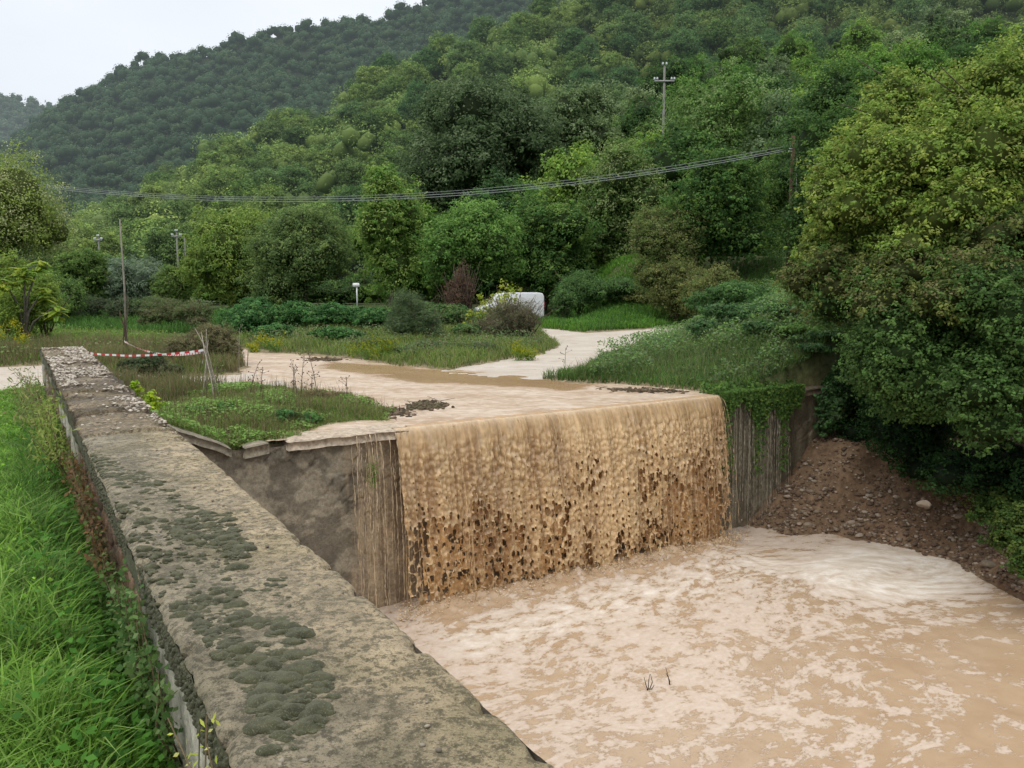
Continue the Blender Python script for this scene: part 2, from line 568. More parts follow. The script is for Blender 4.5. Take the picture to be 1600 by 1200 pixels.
# ------------------------------------------------------------------ world, sun, camera
SUN_EL, SUN_AZ = math.radians(52), math.radians(215)
w = bpy.data.worlds.new('World'); SC.world = w; w.use_nodes = True
nt = w.node_tree; nt.nodes.clear()
wo = nt.nodes.new('ShaderNodeOutputWorld'); bg = nt.nodes.new('ShaderNodeBackground')
sky = nt.nodes.new('ShaderNodeTexSky'); sky.sky_type = 'NISHITA'; sky.sun_disc = False
sky.sun_elevation = SUN_EL; sky.sun_rotation = SUN_AZ
tc = nt.nodes.new('ShaderNodeTexCoord'); sx = nt.nodes.new('ShaderNodeSeparateXYZ'); L(nt, tc.outputs['Generated'], sx.inputs[0])
ov = ramp(nt, sx.outputs['Z'], [(0.0, (.84, .90, .97)), (.30, (.88, .92, .97)), (1.0, (1., 1., 1.))])
st = ramp(nt, sx.outputs['Z'], [(0.0, .435), (.36, .50), (1.0, 1.)])
cl = ramp(nt, noise(nt, mapping(nt, tc.outputs['Generated'], (1, 1, 2.5)), 2.2, 5, .55), [(.3, .94), (.7, 1.05)])
ov = mix(nt, 1.0, mix(nt, 1.0, ov, st, 'MULTIPLY'), cl, 'MULTIPLY')
sc_ = nt.nodes.new('ShaderNodeVectorMath'); sc_.operation = 'SCALE'; sc_.inputs['Scale'].default_value = 23.0
L(nt, ov, sc_.inputs[0])
L(nt, mix(nt, .9, sky.outputs[0], sc_.outputs[0]), bg.inputs['Color'])
bg.inputs['Strength'].default_value = .1
L(nt, bg.outputs[0], wo.inputs['Surface'])
sd = bpy.data.lights.new('sun', 'SUN'); sd.energy = .9; sd.angle = math.radians(14); sd.color = (1, .96, .9)
so = bpy.data.objects.new('sun', sd); COL.objects.link(so)
from mathutils import Vector
dirv = Vector((math.sin(SUN_AZ) * math.cos(SUN_EL), math.cos(SUN_AZ) * math.cos(SUN_EL), math.sin(SUN_EL)))
so.rotation_euler = dirv.to_track_quat('Z', 'Y').to_euler(); so.location = (0, 0, 30)
cd = bpy.data.cameras.new('camera'); cam = bpy.data.objects.new('camera', cd); COL.objects.link(cam); SC.camera = cam
cd.sensor_width = 36; cd.lens = 36 * F / 1600; cd.clip_end = 6000; cd.clip_start = .05
cam.location = (0, 0, CZ); cam.rotation_euler = (PI / 2 - TH, 0, 0)
SC.view_settings.view_transform = 'Standard'; SC.view_settings.look = 'None'; SC.view_settings.exposure = 0
SC.render.resolution_x = 1024; SC.render.resolution_y = 768
SC.cycles.use_denoising = True
SC.cycles.max_bounces = 6; SC.cycles.diffuse_bounces = 3; SC.cycles.glossy_bounces = 2; SC.cycles.transmission_bounces = 2

# ------------------------------------------------------------------ ground
def PX(L_, z=0.0): return [tuple(atz(a, b, z)[:2]) for a, b in L_]


ND = lambda L_: [tuple(xy(a, b)) for a, b in L_]
STREAM = PX([(440, 697), (470, 680), (540, 668), (605, 662), (628, 648), (560, 634), (470, 618), (415, 606), (392, 590), (378, 548), (430, 554), (560, 564), (620, 575), (700, 581), (830, 592), (890, 601), (1000, 607), (1112, 617)]) + ND([(10.15, 10.6), (10.1, 10.3), (2.4, 9.85)])
ROAD_L = PX([(-260, 622), (0, 617), (75, 606), (180, 606), (270, 613), (350, 615), (450, 614), (415, 598), (385, 588), (330, 590), (230, 590), (75, 574), (0, 577), (-300, 570)])
ROAD_R = PX([(700, 583), (760, 570), (850, 556), (880, 541), (858, 531), (846, 522), (850, 514), (915, 522), (1000, 517), (1064, 511), (1070, 518), (1030, 533), (960, 556), (905, 577), (880, 590), (835, 594)])
NB_D = np.array([-8, 0, 4, 5.9, 6.9, 7.7, 8.4, 9.5, 9.75, 10.6])
NB_N = np.array([10.6, 10.8, 10.9, 11.25, 11.75, 12.15, 11.95, 11.6, 10.95, 10.8])


def ground_parts(x, y):
    n, d = nd(x, y)
    r = np.hypot(x, y)
    near = r < 60
    s1 = np.full(x.shape, 50.); s2 = s1.copy(); s3 = s1.copy()
    jx = x + .5 * (fbm(x * .9, y * .9, 3, 5) - .5) + .2 * (fbm(x * 4, y * 4, 2, 6) - .5)
    jy = y + .5 * (fbm(x * .9, y * .9, 3, 8) - .5) + .2 * (fbm(x * 4, y * 4, 2, 9) - .5)
    s1[near] = sdpoly(jx[near], jy[near], STREAM); s2[near] = sdpoly(jx[near], jy[near], ROAD_L); s3[near] = sdpoly(jx[near], jy[near], ROAD_R)
    return n, d, r, s1, s2, s3


def gz(x, y):
    x = np.asarray(x, float); y = np.asarray(y, float)
    n, d, r, s1, s2, s3 = ground_parts(x, y)
    sroad = np.minimum(s2, s3); sall = np.minimum(s1, sroad)
    h = .05 + .10 * sm(sall, 0, .9) + .06 * (fbm(x * .8, y * .8, 3, 3) - .5) * sm(sall, 0, 1)
    h = np.where(s1 < .25, np.minimum(h, s1 * .3 - .01 + .02), h)
    h = np.where(s1 < 0, np.maximum(s1 * .3, -.12), h)
    h = np.where((sroad < .1) & (s1 > -.1), .015 - .02 * sm(-sroad, 0, .3), h)
    # slope on the right, mid-field rise
    h += .34 * np.clip(sall - .8, 0, 9) * sm(x, 2.2, 6.5) * (d > 9.5)
    h += .30 * sm(sall, .8, 4) * sm(d, 19, 28) * (1 - sm(x, -1, 3)) * sm(x, -9, -6)
    # mound beside the parapet behind the wing coping
    h += np.interp(n, [.66, .9, 1.4, 2.1, 2.7], [.36, .33, .16, -.13, -.04]) * (n > .6) * (n < 6) * (1 - sm(d, 10.4, 13.5)) * (d > 9.9)
    # lawn left of the parapet
    lawn = (1 - sm(n, .3, .64))
    h += lawn * (.43 * (1 - sm(d, 6.5, 15))) * sm(sall, 0, 1.2)
    h += .05 * (fbm(x * 1.6, y * 1.6, 3, 31) - .5) * lawn
    h -= .20 * np.exp(-((n - .36) / .20) ** 2) * (d < 9) * sm(d, -3, 0)
    # hollow where the van stands
    h -= .68 * np.exp(-(((x - .2) / 4) ** 2 + ((y - 44.5) / 4.5) ** 2))
    h = np.where(r > 60, np.minimum(h, .25), h)
    # basin
    inb = (n > .66) & (d < weir_d(n) + .13)
    nb = np.interp(d, NB_D, NB_N) + .5 * (fbm(d * 1.3, n * .3, 3, 77) - .5)
    bank = POOL_Z + .85 * (n - nb) + .28 * (fbm(x * 2.2, y * 2.2, 4, 21) - .5)
    bank = np.where(n - nb > 1.6, POOL_Z + 1.36 + .62 * (n - nb - 1.6), bank)
    bank = np.minimum(np.where(n < nb, POOL_Z + 1.4 * (n - nb), bank), 1.0 + .15 * (n - 12))
    hb = np.maximum(-3.2, bank)
    return np.where(inb, hb, h)


def axis(parts):
    a = [parts[0][0]]
    for lo, hi, st_ in parts:
        k = max(1, int(round((hi - lo) / st_))); a += list(lo + (hi - lo) * np.arange(1, k + 1) / k)
    return np.array(a)


def geo(a, b, f=1.12, s0=.4):
    out = [a]; s = s0
    while abs(out[-1]) < abs(b): out.append(out[-1] + math.copysign(s, b - a)); s *= f
    return out[1:]


na = axis([(-12, -3, .3), (-3, 14, .085), (14, 30, .22)])
da = axis([(-3, 7, .25), (7, 20, .085), (20, 34, .16), (34, 60, .5)])
na = np.array(sorted(geo(-12, -4000)) + list(na) + geo(30, 4000)); da = np.array(sorted(geo(-3, -4000)) + list(da) + geo(60, 4000, s0=.8))
NN, DD = np.meshgrid(na, da, indexing='ij'); X, Y = xy(NN, DD)
Z = gz(X, Y)
n_, d_, r_, s1_, s2_, s3_ = ground_parts(X, Y)
gc = np.zeros(X.shape + (3,)); t = fbm(X * .5, Y * .5, 4, 41)[..., None]
gc[:] = np.array([.05, .085, .024]) * (1 - t) + np.array([.085, .085, .04]) * t
edge = np.exp(-np.clip(np.minimum(s1_, np.minimum(s2_, s3_)), 0, 9) / .35)[..., None]
lw_ = ((1 - sm(n_, .2, .5)) * (d_ < 17))[..., None]; gc = gc * (1 - lw_) + np.array([.055, .105, .028]) * (.8 + .4 * t) * lw_
gc = gc * (1 - edge) + np.array([.30, .23, .15]) * edge
inb = ((n_ > .66) & (d_ < weir_d(n_) + .13))[..., None]
bk = fbm(X * 1.5, Y * 1.5, 4, 43)[..., None]
gc = np.where(inb, np.array([.105, .062, .036]) * (1 - bk) + np.array([.20, .135, .085]) * bk, gc)
V = np.stack([X, Y, Z], -1).reshape(-1, 3)
up = sm(Z, -1.0, -.45)[..., None] * inb
gc = gc * (1 - up) + np.array([.03, .035, .015]) * up
g = link('ground', raw_mesh('ground', V, grid_faces(len(na), len(da)), M_ground, col=gc.reshape(-1, 3), smooth=True)); tag(g, kind='structure')


def sheet(name, P, z, mat, step=.12, colf=None, over=0.0, nz=None):
    P = np.array(P); x0, y0 = P.min(0) - over; x1, y1 = P.max(0) + over
    gx = np.arange(x0, x1, step); gy = np.arange(y0, y1, step)
    A, B = np.meshgrid(gx, gy, indexing='ij')
    sd_ = sdpoly(A, B, P); keep = (sd_[:-1, :-1] < over) & (sd_[1:, 1:] < over)
    zz = np.full(A.shape, z) if nz is None else z + nz(A, B)
    V = np.stack([A, B, zz], -1).reshape(-1, 3)
    q = grid_faces(*A.shape, keep=keep)
    us, inv = np.unique(q, return_inverse=True)
    c = None if colf is None else colf(A, B).reshape(-1, 3)[us]
    o = link(name, raw_mesh(name, V[us], inv.reshape(-1, 4), mat, col=c, smooth=True)); tag(o, kind='structure'); return o


gn = lambda A, B: .02 * (fbm(A * 1.2, B * 1.2, 3, 61) - .5)
sheet('gravel_track', ROAD_L, .03, M_gravel, .15, over=.35, nz=gn)
sheet('gravel_road', ROAD_R, .03, M_gravel, .2, over=.35, nz=gn)


def stream_col(A, B):
    C = np.zeros(A.shape + (3,))
    POND = PX([(520, 568), (620, 574), (700, 580), (860, 594), (930, 604), (880, 612), (760, 604), (690, 602), (620, 596), (560, 584), (500, 575)])
    C[..., 0] = sm(-sdpoly(A, B, POND), -.9, .9)
    return C


def stream_z(A, B):
    n, d = nd(A, B)
    return .012 * (fbm(A * 2.2, B * 4.5, 3, 65) - .5) * sm(d, 10.3, 11.2)


STR2 = [p for p in STREAM[:-3]] + ND([(10.0, weir_d(10.0) + .12), (3.0, weir_d(3.0) + .12)])
so_ = sheet('stream', STR2, .03, M_stream, .09, colf=stream_col, over=.3, nz=stream_z)
me = so_.data; co = np.empty(len(me.vertices) * 3, np.float32); me.vertices.foreach_get('co', co); co = co.reshape(-1, 3)
n_s, d_s = nd(co[:, 0], co[:, 1]); cl_ = weir_d(n_s) + .06
dn = np.maximum(d_s, cl_); xx, yy = xy(n_s, dn); co[:, 0] = xx; co[:, 1] = yy
me.vertices.foreach_set('co', co.ravel()); me.update()

# ------------------------------------------------------------------ pool
na = np.arange(.85, 13.0, .03); da = np.arange(-2, 10.7, .03)
A, B = np.meshgrid(na, da, indexing='ij')
FB = weir_d(A) - .48                                        # line where the sheet lands
fd = FB - B; infall = sm(A, 3.9, 4.5) * (1 - sm(A, 9.5, 10.1))
near = np.exp(-np.abs(fd) / .34) * infall
rn = 1 - np.abs(2 * fbm(A * 4.2, B * 4.2, 5, 90) - 1)
hz_ = near * (.12 * fbm(A * 4.3, B * 6, 5, 91) + .09 * rn + .05 * (1 - np.abs(2 * fbm(A * 13, B * 13, 3, 97) - 1)) - .05)
hz_ += .045 * np.exp(-np.clip(fd, 0, 9) / 1.8) * (rn - .5) + .010 * (fbm(A * 1.5, B * 1.8, 4, 92) - .5)
X, Y = xy(A, B)
c1 = atz(1390, 893, POOL_Z); sn, sd2 = nd(c1[0], c1[1])
c2 = atz(1180, 868, POOL_Z); tn, td = nd(c2[0], c2[1])
dens = .42 * np.exp(-np.clip(fd, 0, 20) / 1.8) * sm(A, .8, 3) + .13
dens += .55 * np.exp(-(((A - 1.25) / .55) ** 2 + ((B - 7.4) / 1.3) ** 2))
dens += .14 * np.exp(-(((A - 6) / 3.0) ** 2 + ((B - 7.0) / 1.6) ** 2))
dens -= .20 * sm(A, 6.5, 10) * (1 - sm(B, 5.5, 7.3))
rs = np.hypot((A - sn) / 1.35, (B - sd2) / .95); sw = np.exp(-rs ** 2 / 1.1)
dens += .85 * np.exp(-((rs - .62) / .5) ** 2) - .10 * np.exp(-(rs / .22) ** 2)
dens = np.clip(dens, 0, 1.4) * .8 - .42 * np.exp(-(np.clip(fd, -1, 9) / .45) ** 2) * infall
# flow coordinates: fan out from the fall, wind up inside the eddy
th = 2.0 * np.exp(-rs / .8)
U = sn + (A - sn) * np.cos(th) - (B - sd2) * np.sin(th); W = sd2 + (A - sn) * np.sin(th) + (B - sd2) * np.cos(th)
rs2 = np.hypot(A - tn, (B - td) * 1.4); th2 = 1.6 * np.exp(-rs2 / .6)
U2 = tn + (U - tn) * np.cos(th2) - (W - td) * np.sin(th2); W2 = td + (U - tn) * np.sin(th2) + (W - td) * np.cos(th2)
wn = fbm(A * .5, B * .5, 3, 95) - .5
uv = np.stack([U2 + wn * .5, W2 + (fbm(A * .5, B * .5, 3, 96) - .5) * .5], -1).reshape(-1, 2)
pc = np.zeros(A.shape + (3,)); pc[..., 0] = dens; pc[..., 1] = np.clip(sw * 1.7 + .75 * np.exp(-((fd - 1.0) / .55) ** 2) * infall + .9 * np.exp(-(((A - 1.2) / .5) ** 2 + ((B - 7.4) / 1.1) ** 2)), 0, 1)
pool = link('pool', raw_mesh('pool', np.stack([X, Y, POOL_Z + hz_], -1).reshape(-1, 3), grid_faces(*A.shape), M_pool, col=pc.reshape(-1, 3), smooth=True, uv=uv)); tag(pool, kind='structure')

# ------------------------------------------------------------------ waterfall
rng = np.random.default_rng(3)


def fall_sheet(n0, n1, step, seed, hole, amp=1.0, out=.48, back=0.0, h1=2.38, rows=330):
    nn = np.arange(n0, n1, step)
    tau = np.concatenate([np.linspace(-.45, 0, 14)[:-1], np.sqrt(np.linspace(0, 1, rows))])
    hh = np.where(tau > 0, tau ** 2, 0) * h1
    A, H = np.meshgrid(nn, hh, indexing='ij'); T = np.repeat(tau[None], len(nn), 0)
    o = out * (.85 + .3 * fbm(A * .7, A * 0, 2, seed + 40))
    D = weir_d(A) + .0 - o * T + back
    Zz = .042 - H - .03 * sm(-T, .12, .45)
    Aw = A + .05 * (fbm(A * 2, H * 1.3, 3, seed + 1) - .5) * H + .02 * (fbm(A * 9, H * 4, 2, seed + 2) - .5) * H
    hf = sm(H, .02, .5)
    ribs = (fbm(Aw * 9, H * .45, 3, seed + 3) - .5) * .085 + (fbm(Aw * 30, H * 1.6, 2, seed + 4) - .5) * .022
    f1, f2, cid = worley(Aw * 12.0 + .6 * vn(Aw * 3, H * 2, seed), H * 6.6 + 2.6 * vn(np.floor(Aw * 5) * 1.7, A * 0, seed + 9) + .8 * fbm(Aw * 6, H * 2, 2, seed + 11), seed + 20)
    g1, g2, _ = worley(Aw * 19, H * 13, seed + 60)
    lump = (f2 - f1)
    disp = ribs * (.35 + .65 * hf) + sm(H, .02, .45) * (.5 - np.minimum(f1, 1)) * .085 * fbm(A * 2.3, H * 2.0, 3, seed + 55) * (1 - .35 * sm(H, .9, 2.0)) + sm(H, .04, .6) * (.5 - g1) * .034
    disp += (fbm(A * 1.1, H * .6, 2, seed + 8) - .5) * .10 * hf
    rgrow = sm(H, .25, 1.6)
    patch = sm(fbm(A * 1.7, H * 1.3, 4, seed + 30) + .10 * (H - 1.2), .38, .60)
    rad = hole * rgrow * (.12 + .46 * patch) * (.35 + 1.0 * cid) * (.8 + .5 * fbm(Aw * 25, H * 18, 2, seed + 33))
    mask = (f1 < rad) & (lump > .10)
    # thin free strands and gaps at the left margin
    lm = 1 - sm(A, n0, n0 + .9)
    gaps = (fbm(Aw * 26, H * .25, 2, seed + 50) < .36 * (1 - sm(A, n0, n0 + .4)) * sm(H, -.2, .8)) if hole > 0 else np.zeros(A.shape, bool)
    mask |= gaps
    rim = np.exp(-np.clip(f1 - rad, 0, 1) / .12) * (rad > .08)
    disp += rim * .012
    D2 = D - disp
    fray = H > h1 - .25 * fbm(A * 6, A * 0, 2, seed + 70)
    Xx, Yy = xy(Aw, D2)
    k = ~(mask[:-1, :-1] | mask[1:, 1:] | mask[1:, :-1] | mask[:-1, 1:])
    thin = np.clip(disp / .05 + .5, 0, 1)[..., None]
    vs_ = (.76 + .48 * fbm(Aw * 15, H * .7, 3, seed + 90) * 1.0)[..., None]
    c = (np.array([.38, .235, .115]) * (1 - thin) + np.array([.62, .43, .225]) * thin) * vs_
    pale = (.5 * sm(H, 2.2, 2.38) + .45 * (1 - sm(H, 0, .12)) + .35 * sm(fbm(Aw * 12, H * 8, 3, seed + 80), .6, .8))[..., None]
    c = c * (1 - pale) + np.array([.60, .455, .30]) * pale
    V = np.stack([Xx, Yy, Zz], -1).reshape(-1, 3)
    return V, grid_faces(*A.shape, keep=k), c.reshape(-1, 3)


mb = MB()
V, Q, c = fall_sheet(4.12, 9.98, .0072, 5, 1.0); mb.add(V, Q, col=c)
V, Q, c = fall_sheet(4.35, 9.9, .016, 305, 0.42, back=.075, out=.40, rows=160); mb.add(V, Q, col=c * np.array([1.12, .96, .80]))


def strands(n0, n1, count, out, h1, colr, r=(.003, .009), seed=1, z0=.02, dens=None):
    rg = np.random.default_rng(seed); m = MB()
    for i in range(count):
        n = rg.uniform(n0, n1) if dens is None else dens(rg)
        k = 46; hh = (rg.uniform(0, .5) * (rg.random() < .4) + np.linspace(0, 1, k) * rg.uniform(.5, 1.0)) * h1; hh = np.minimum(hh, h1)
        o = out * rg.uniform(.15, 1.0)
        wob = np.cumsum(rg.standard_normal(k)) * .0045 * min(1, 1.4 * h1 / 2.4)
        D = weir_d(n) - .05 - o * np.sqrt(hh / h1) + wob * .6
        x, y = xy(n + wob, D)
        q_ = np.clip(rg.standard_normal(k) * .7 + .7, .12, 2.4); rr = rg.uniform(*r) * q_ * np.linspace(1.1, .8, k)
        V, Q, T = tube(np.stack([x, y, z0 - hh], 1), rr, 5, False)
        m.add(V, Q, T, col=np.array(colr) * rg.uniform(.75, 1.15))
    return m


s = strands(3.45, 4.35, 44, .34, 2.36, (.60, .46, .30), r=(.002, .0065), seed=11, dens=lambda g_: float(np.clip([3.56, 3.70, 3.86, 4.0, 4.1, 4.2][g_.integers(0, 6)] + g_.normal() * .05, 3.4, 4.4))); V, F_, C = s.out(); mb.add(V, F_[0], col=C)
s = strands(4.1, 10.0, 90, .62, 2.34, (.60, .42, .23), r=(.002, .006), seed=12); V, F_, C = s.out(); mb.add(V, F_[0], col=C)
# flung drops on the lower half
k = 1000; n = rng.uniform(4.6, 10.05, k); h = 2.36 * np.sqrt(rng.uniform(.12, 1, k)); d = weir_d(n) - .50 * np.sqrt(h / 2.38) - np.abs(rng.standard_normal(k)) * .035 * h / 2
x, y = xy(n, d); rr = rng.uniform(.003, .008, k)
V, T, cc = ico_many(np.stack([x, y, .03 - h], 1), np.stack([rr, rr, rr * rng.uniform(1, 2.6, k)], 1), 1, .1, rng, cols=np.ones((k, 1)) * np.array([.66, .47, .27])); mb.add(V, T=T, col=cc)
# churned splash at the foot
k = 2200; n = rng.uniform(3.9, 10.1, k); d = weir_d(n) - .50 - rng.standard_normal(k) * .10 - .04; z = POOL_Z + .03 + np.abs(rng.standard_normal(k)) * .07
x, y = xy(n, d); rr = rng.uniform(.003, .012, k)
V, T, cc = ico_many(np.stack([x, y, z], 1), np.stack([rr * 1.3, rr * 1.3, rr], 1), 1, .2, rng, cols=np.ones((k, 1)) * np.array([.68, .51, .32]) * rng.uniform(.85, 1.1, (k, 1))); mb.add(V, T=T, col=cc)
o = mb.build('waterfall', M_fall, smooth=True); tag(o, kind='structure')
# thin trickles over the ivy on the right
mb = strands(10.3, 11.85, 80, .10, 2.3, (.42, .38, .29), r=(.0012, .004), seed=14, z0=-.02, dens=lambda g_: float(np.clip([10.42, 10.75, 11.1, 11.2, 11.5][g_.integers(0, 5)] + g_.normal() * .13, 10.25, 11.9)))
o = mb.build('trickle', M_fall, smooth=True); tag(o, kind='structure')

# ------------------------------------------------------------------ weir wall
root = thing('weir_wall', 'dark wet stone weir wall that the muddy flood pours over', 'wall', (*xy(6.5, 10.5), POOL_Z))
na = np.arange(.90, 13.3, .022); za = np.arange(-3.0, .001, .022)
A, Zw = np.meshgrid(na, za, indexing='ij')
top = np.where(A < 2.6, .02 + .0 * A, .0)
f1, f2, cid = worley(A * 4.4 + .8 * fbm(A * 5, Zw * 5, 3, 1), Zw * 5.6 + .8 * fbm(A * 5, Zw * 5, 3, 2), 400)
joint = sm(f2 - f1, .03, .16); stn = .016 * joint + .03 * (fbm(A * 6, Zw * 6, 4, 3) - .5) + .02 * (cid - .5)
render_ = sm(fbm(A * 1.6, Zw * 1.6, 4, 404), .36, .52)                # where old render still covers the stones
stn = stn * (1 - .65 * render_)
D = weir_d(A) + .04 - stn; x, y = xy(A, D)
base = np.array([.17, .145, .105]); c = np.ones(A.shape + (3,)) * base
c *= (.75 + .5 * cid[..., None] * (1 - render_[..., None]) + .3 * render_[..., None]); c *= 1 - .45 * (1 - joint[..., None]) * (1 - render_[..., None])
pale = sm(fbm(A * 3.4, Zw * 3.8, 5, 405), .51, .61)[..., None]; c = c * (1 - pale) + np.array([.32, .275, .20]) * pale
quoin = (np.exp(-((A - 2.22) / .11) ** 2) * sm(Zw, -1.05, -.9) * (1 - sm(Zw, -.35, -.25)))[..., None]; c = c * (1 - .8 * quoin) + np.array([.30, .26, .19]) * .8 * quoin
wet = (sm(A, 3.4, 4.0) * (1 - sm(A, 9.9, 10.3)))[..., None]; c = c * (1 - wet) + np.array([.30, .22, .14]) * (.6 + .8 * fbm(A * 5, Zw, 3, 9)[..., None]) * wet
rt = sm(A, 10.2, 10.6)[..., None]; strk = fbm(A * 7, Zw * .5, 3, 410)[..., None]; c = c * (1 - rt) + np.array([.17, .145, .10]) * (.35 + 1.3 * strk) * rt
lf_ = (sm(A, 3.35, 3.6) * (1 - sm(A, 4.2, 4.4)) * sm(fbm(A * 17, Zw * .9, 3, 431), .44, .60))[..., None]; c = c * (1 - .8 * lf_) + np.array([.44, .34, .22]) * .8 * lf_
rf_ = (sm(A, 10.2, 10.4) * (1 - sm(A, 11.7, 12.0)) * sm(fbm(A * 16, Zw * 1.1, 3, 433), .46, .62))[..., None]; c = c * (1 - .75 * rf_) + np.array([.27, .24, .165]) * .75 * rf_
foot = (1 - sm(Zw, -2.35, -1.7))[..., None]; c = c * (1 - .4 * foot) + np.array([.19, .13, .08]) * .4 * foot
obj('face', np.stack([x, y, Zw - .03], -1).reshape(-1, 3), grid_faces(*A.shape), M_mas, root, col=c.reshape(-1, 3), smooth=True)
mb = MB()                                                            # crest slab behind the face
for a, b in ((3.0, 13.3),):
    P = np.array([[a, weir_d(a) + .02], [b, weir_d(b) + .02], [b, weir_d(b) + .62], [a, weir_d(a) + .62]]); x, y = xy(P[:, 0], P[:, 1])
    V = np.vstack([np.stack([x, y, np.full(4, -.07)], 1), np.stack([x, y, np.full(4, -.005)], 1)])
    mb.add(V, [[4, 5, 6, 7], [3, 2, 1, 0], [0, 1, 5, 4], [1, 2, 6, 5], [2, 3, 7, 6], [3, 0, 4, 7]], col=(.25, .2, .14))
mb.build('crest', M_coping, root)


def slab(pts_top, th, col, mbx, sub=.05, rough=.012, seed=0):
    """rough-edged slab over a quad of four world corners"""
    P = np.array(pts_top, float); la = np.linalg.norm(P[1] - P[0]); lb = np.linalg.norm(P[3] - P[0])
    a, b = max(3, int(la / sub)), max(3, int(lb / sub)); u, v = np.meshgrid(np.linspace(0, 1, a), np.linspace(0, 1, b), indexing='ij')
    T = ((1 - u) * (1 - v))[..., None] * P[0] + (u * (1 - v))[..., None] * P[1] + (u * v)[..., None] * P[2] + ((1 - u) * v)[..., None] * P[3]
    ed = np.minimum(np.minimum(u, 1 - u) * la, np.minimum(v, 1 - v) * lb)
    T[..., 2] += (fbm(T[..., 0] * 9, T[..., 1] * 9, 3, seed) - .5) * rough * 2 - .02 * np.exp(-ed / .02)
    T[..., 0] += (vn(T[..., 0] * 14, T[..., 1] * 14, seed + 1) - .5) * rough * 2; T[..., 1] += (vn(T[..., 0] * 13, T[..., 1] * 12, seed + 2) - .5) * rough * 2
    Bt = T.copy(); Bt[..., 2] -= th
    n = a * b; V = np.vstack([T.reshape(-1, 3), Bt.reshape(-1, 3)]); Q = [grid_faces(a, b), grid_faces(a, b)[:, ::-1] + n]
    idx = np.arange(n).reshape(a, b); ring = np.concatenate([idx[:, 0], idx[-1, 1:], idx[::-1, -1][1:], idx[0, ::-1][1:]])
    Q.append(np.stack([ring[:-1], ring[1:], ring[1:] + n, ring[:-1] + n], 1))
    mbx.add(V, np.vstack(Q), col=col)


def ndz(n, d, z): return np.array([*xy(n, d), z])


def slab_nd(name, n0, n1, z0, z1, th, w, col, seed, off=-.07, wob=0.0):
    mbx = MB(); slab([ndz(n0, weir_d(n0) + off, z0), ndz(n1, weir_d(n1) + off, z1), ndz(n1, weir_d(n1) + off + w, z1 + wob), ndz(n0, weir_d(n0) + off + w, z0 + wob)], th, col, mbx, seed=seed)
    return mbx.build(name, M_coping, root)


tag(slab_nd('coping_slab', 2.72, 4.3, .035, .035, .10, .55, (.40, .33, .25), 1), 'pale coping slab still lying level with the water')
tag(slab_nd('coping_slab', 2.22, 2.5, .02, .05, .12, .3, (.22, .19, .14), 2), 'small broken coping block')
slab_nd('coping_slab', 1.42, 2.08, .33, .03, .09, .40, (.20, .175, .13), 3, off=-.06)
slab_nd('coping_slab', .93, 1.38, .52, .36, .09, .40, (.19, .165, .125), 4, off=-.05)
slab_nd('coping_slab', 11.9, 12.75, -.0, .02, .10, .5, (.15, .12, .085), 5)
# sloping top of the wing above the corner
na = np.arange(.9, 2.3, .025); ta = np.linspace(0, 1, 24); A, T = np.meshgrid(na, ta, indexing='ij'); topz = np.interp(A, [.9, 1.4, 2.1, 2.3], [.44, .29, -.02, -.03])
Zw = -.04 + (topz + .04) * T; D = weir_d(A) + .03 - .03 * fbm(A * 8, Zw * 8, 3, 3); x, y = xy(A, D)
obj('wing', np.stack([x, y, Zw], -1).reshape(-1, 3), grid_faces(*A.shape), M_mas, root, col=np.ones((A.size, 3)) * np.array([.12, .10, .07]) * (.6 + .8 * fbm(A * 7, Zw * 7, 3, 8).reshape(-1, 1)), smooth=True)

# ------------------------------------------------------------------ parapet
CAPZ = .9; N0, N1 = .345, .94; D1 = 15.1
root = thing('parapet_wall', 'long old parapet wall with a mossy weathered concrete top in the foreground', 'wall', (*xy(.64, 3), .4))
da = axis([(-1.6, .8, .05), (.8, 5.5, .0075), (5.5, 9, .014), (9, D1, .03)])
na = np.concatenate([[0, .003, .01, .02], np.linspace(.03, N1 - N0 - .03, 64), [N1 - N0 - .02, N1 - N0 - .01, N1 - N0 - .003, N1 - N0]])
DD, AA = np.meshgrid(da, na, indexing='ij')
old = sm(DD, 6.1, 6.5)
ed = np.minimum(AA, (N1 - N0) - AA)
wobL = (.02 + .05 * old) * (fbm(DD * 3, DD * 0, 4, 501) - .5) + .012 * (fbm(DD * 25, DD * 0, 3, 502) - .5); wobR = (.014 + .07 * old) * (fbm(DD * 3, DD * 0, 4, 503) - .5)
wl = np.exp(-AA / .1) * wobL; wr = np.exp(-((N1 - N0) - AA) / .1) * wobR
Zc = CAPZ + .012 * (fbm(DD * 1.2, AA * 1.5, 3, 504) - .5) + .006 * (fbm(DD * 12, AA * 12, 4, 505) - .5) + old * .05 * (fbm(DD * 5, AA * 6, 4, 506) - .5)
chip = sm(fbm(DD * 8, AA * 8, 3, 507), .56, .72) * np.exp(-ed / .035)
Zc -= .022 * np.exp(-ed / .012) + .05 * chip + old * .05 * np.exp(-ed / .08) * fbm(DD * 4, AA * 0, 3, 508)
Zc -= old * .02
for j_, (dj, wj) in enumerate([(1.9, .35), (3.35, .6), (4.55, 1.), (5.3, .6), (6.28, 1.), (7.5, 1.), (8.9, 1.), (10.4, 1.), (12.2, 1.)]):
    pth = dj + .10 * (fbm(AA * 6, AA * 0 + dj, 4, 540 + j_) - .5) + .05 * AA; Zc -= .016 * wj * np.exp(-((DD - pth) / .0075) ** 2) * sm(fbm(AA * 7, AA * 0 + dj, 2, 560 + j_), .30, .45)
    if dj > 6: Zc += .012 * np.sign(DD - pth) * np.exp(-np.abs(DD - pth) / .25)
cc = np.ones(DD.shape + (3,))
grn = sm(AA, .16, .5)[..., None]
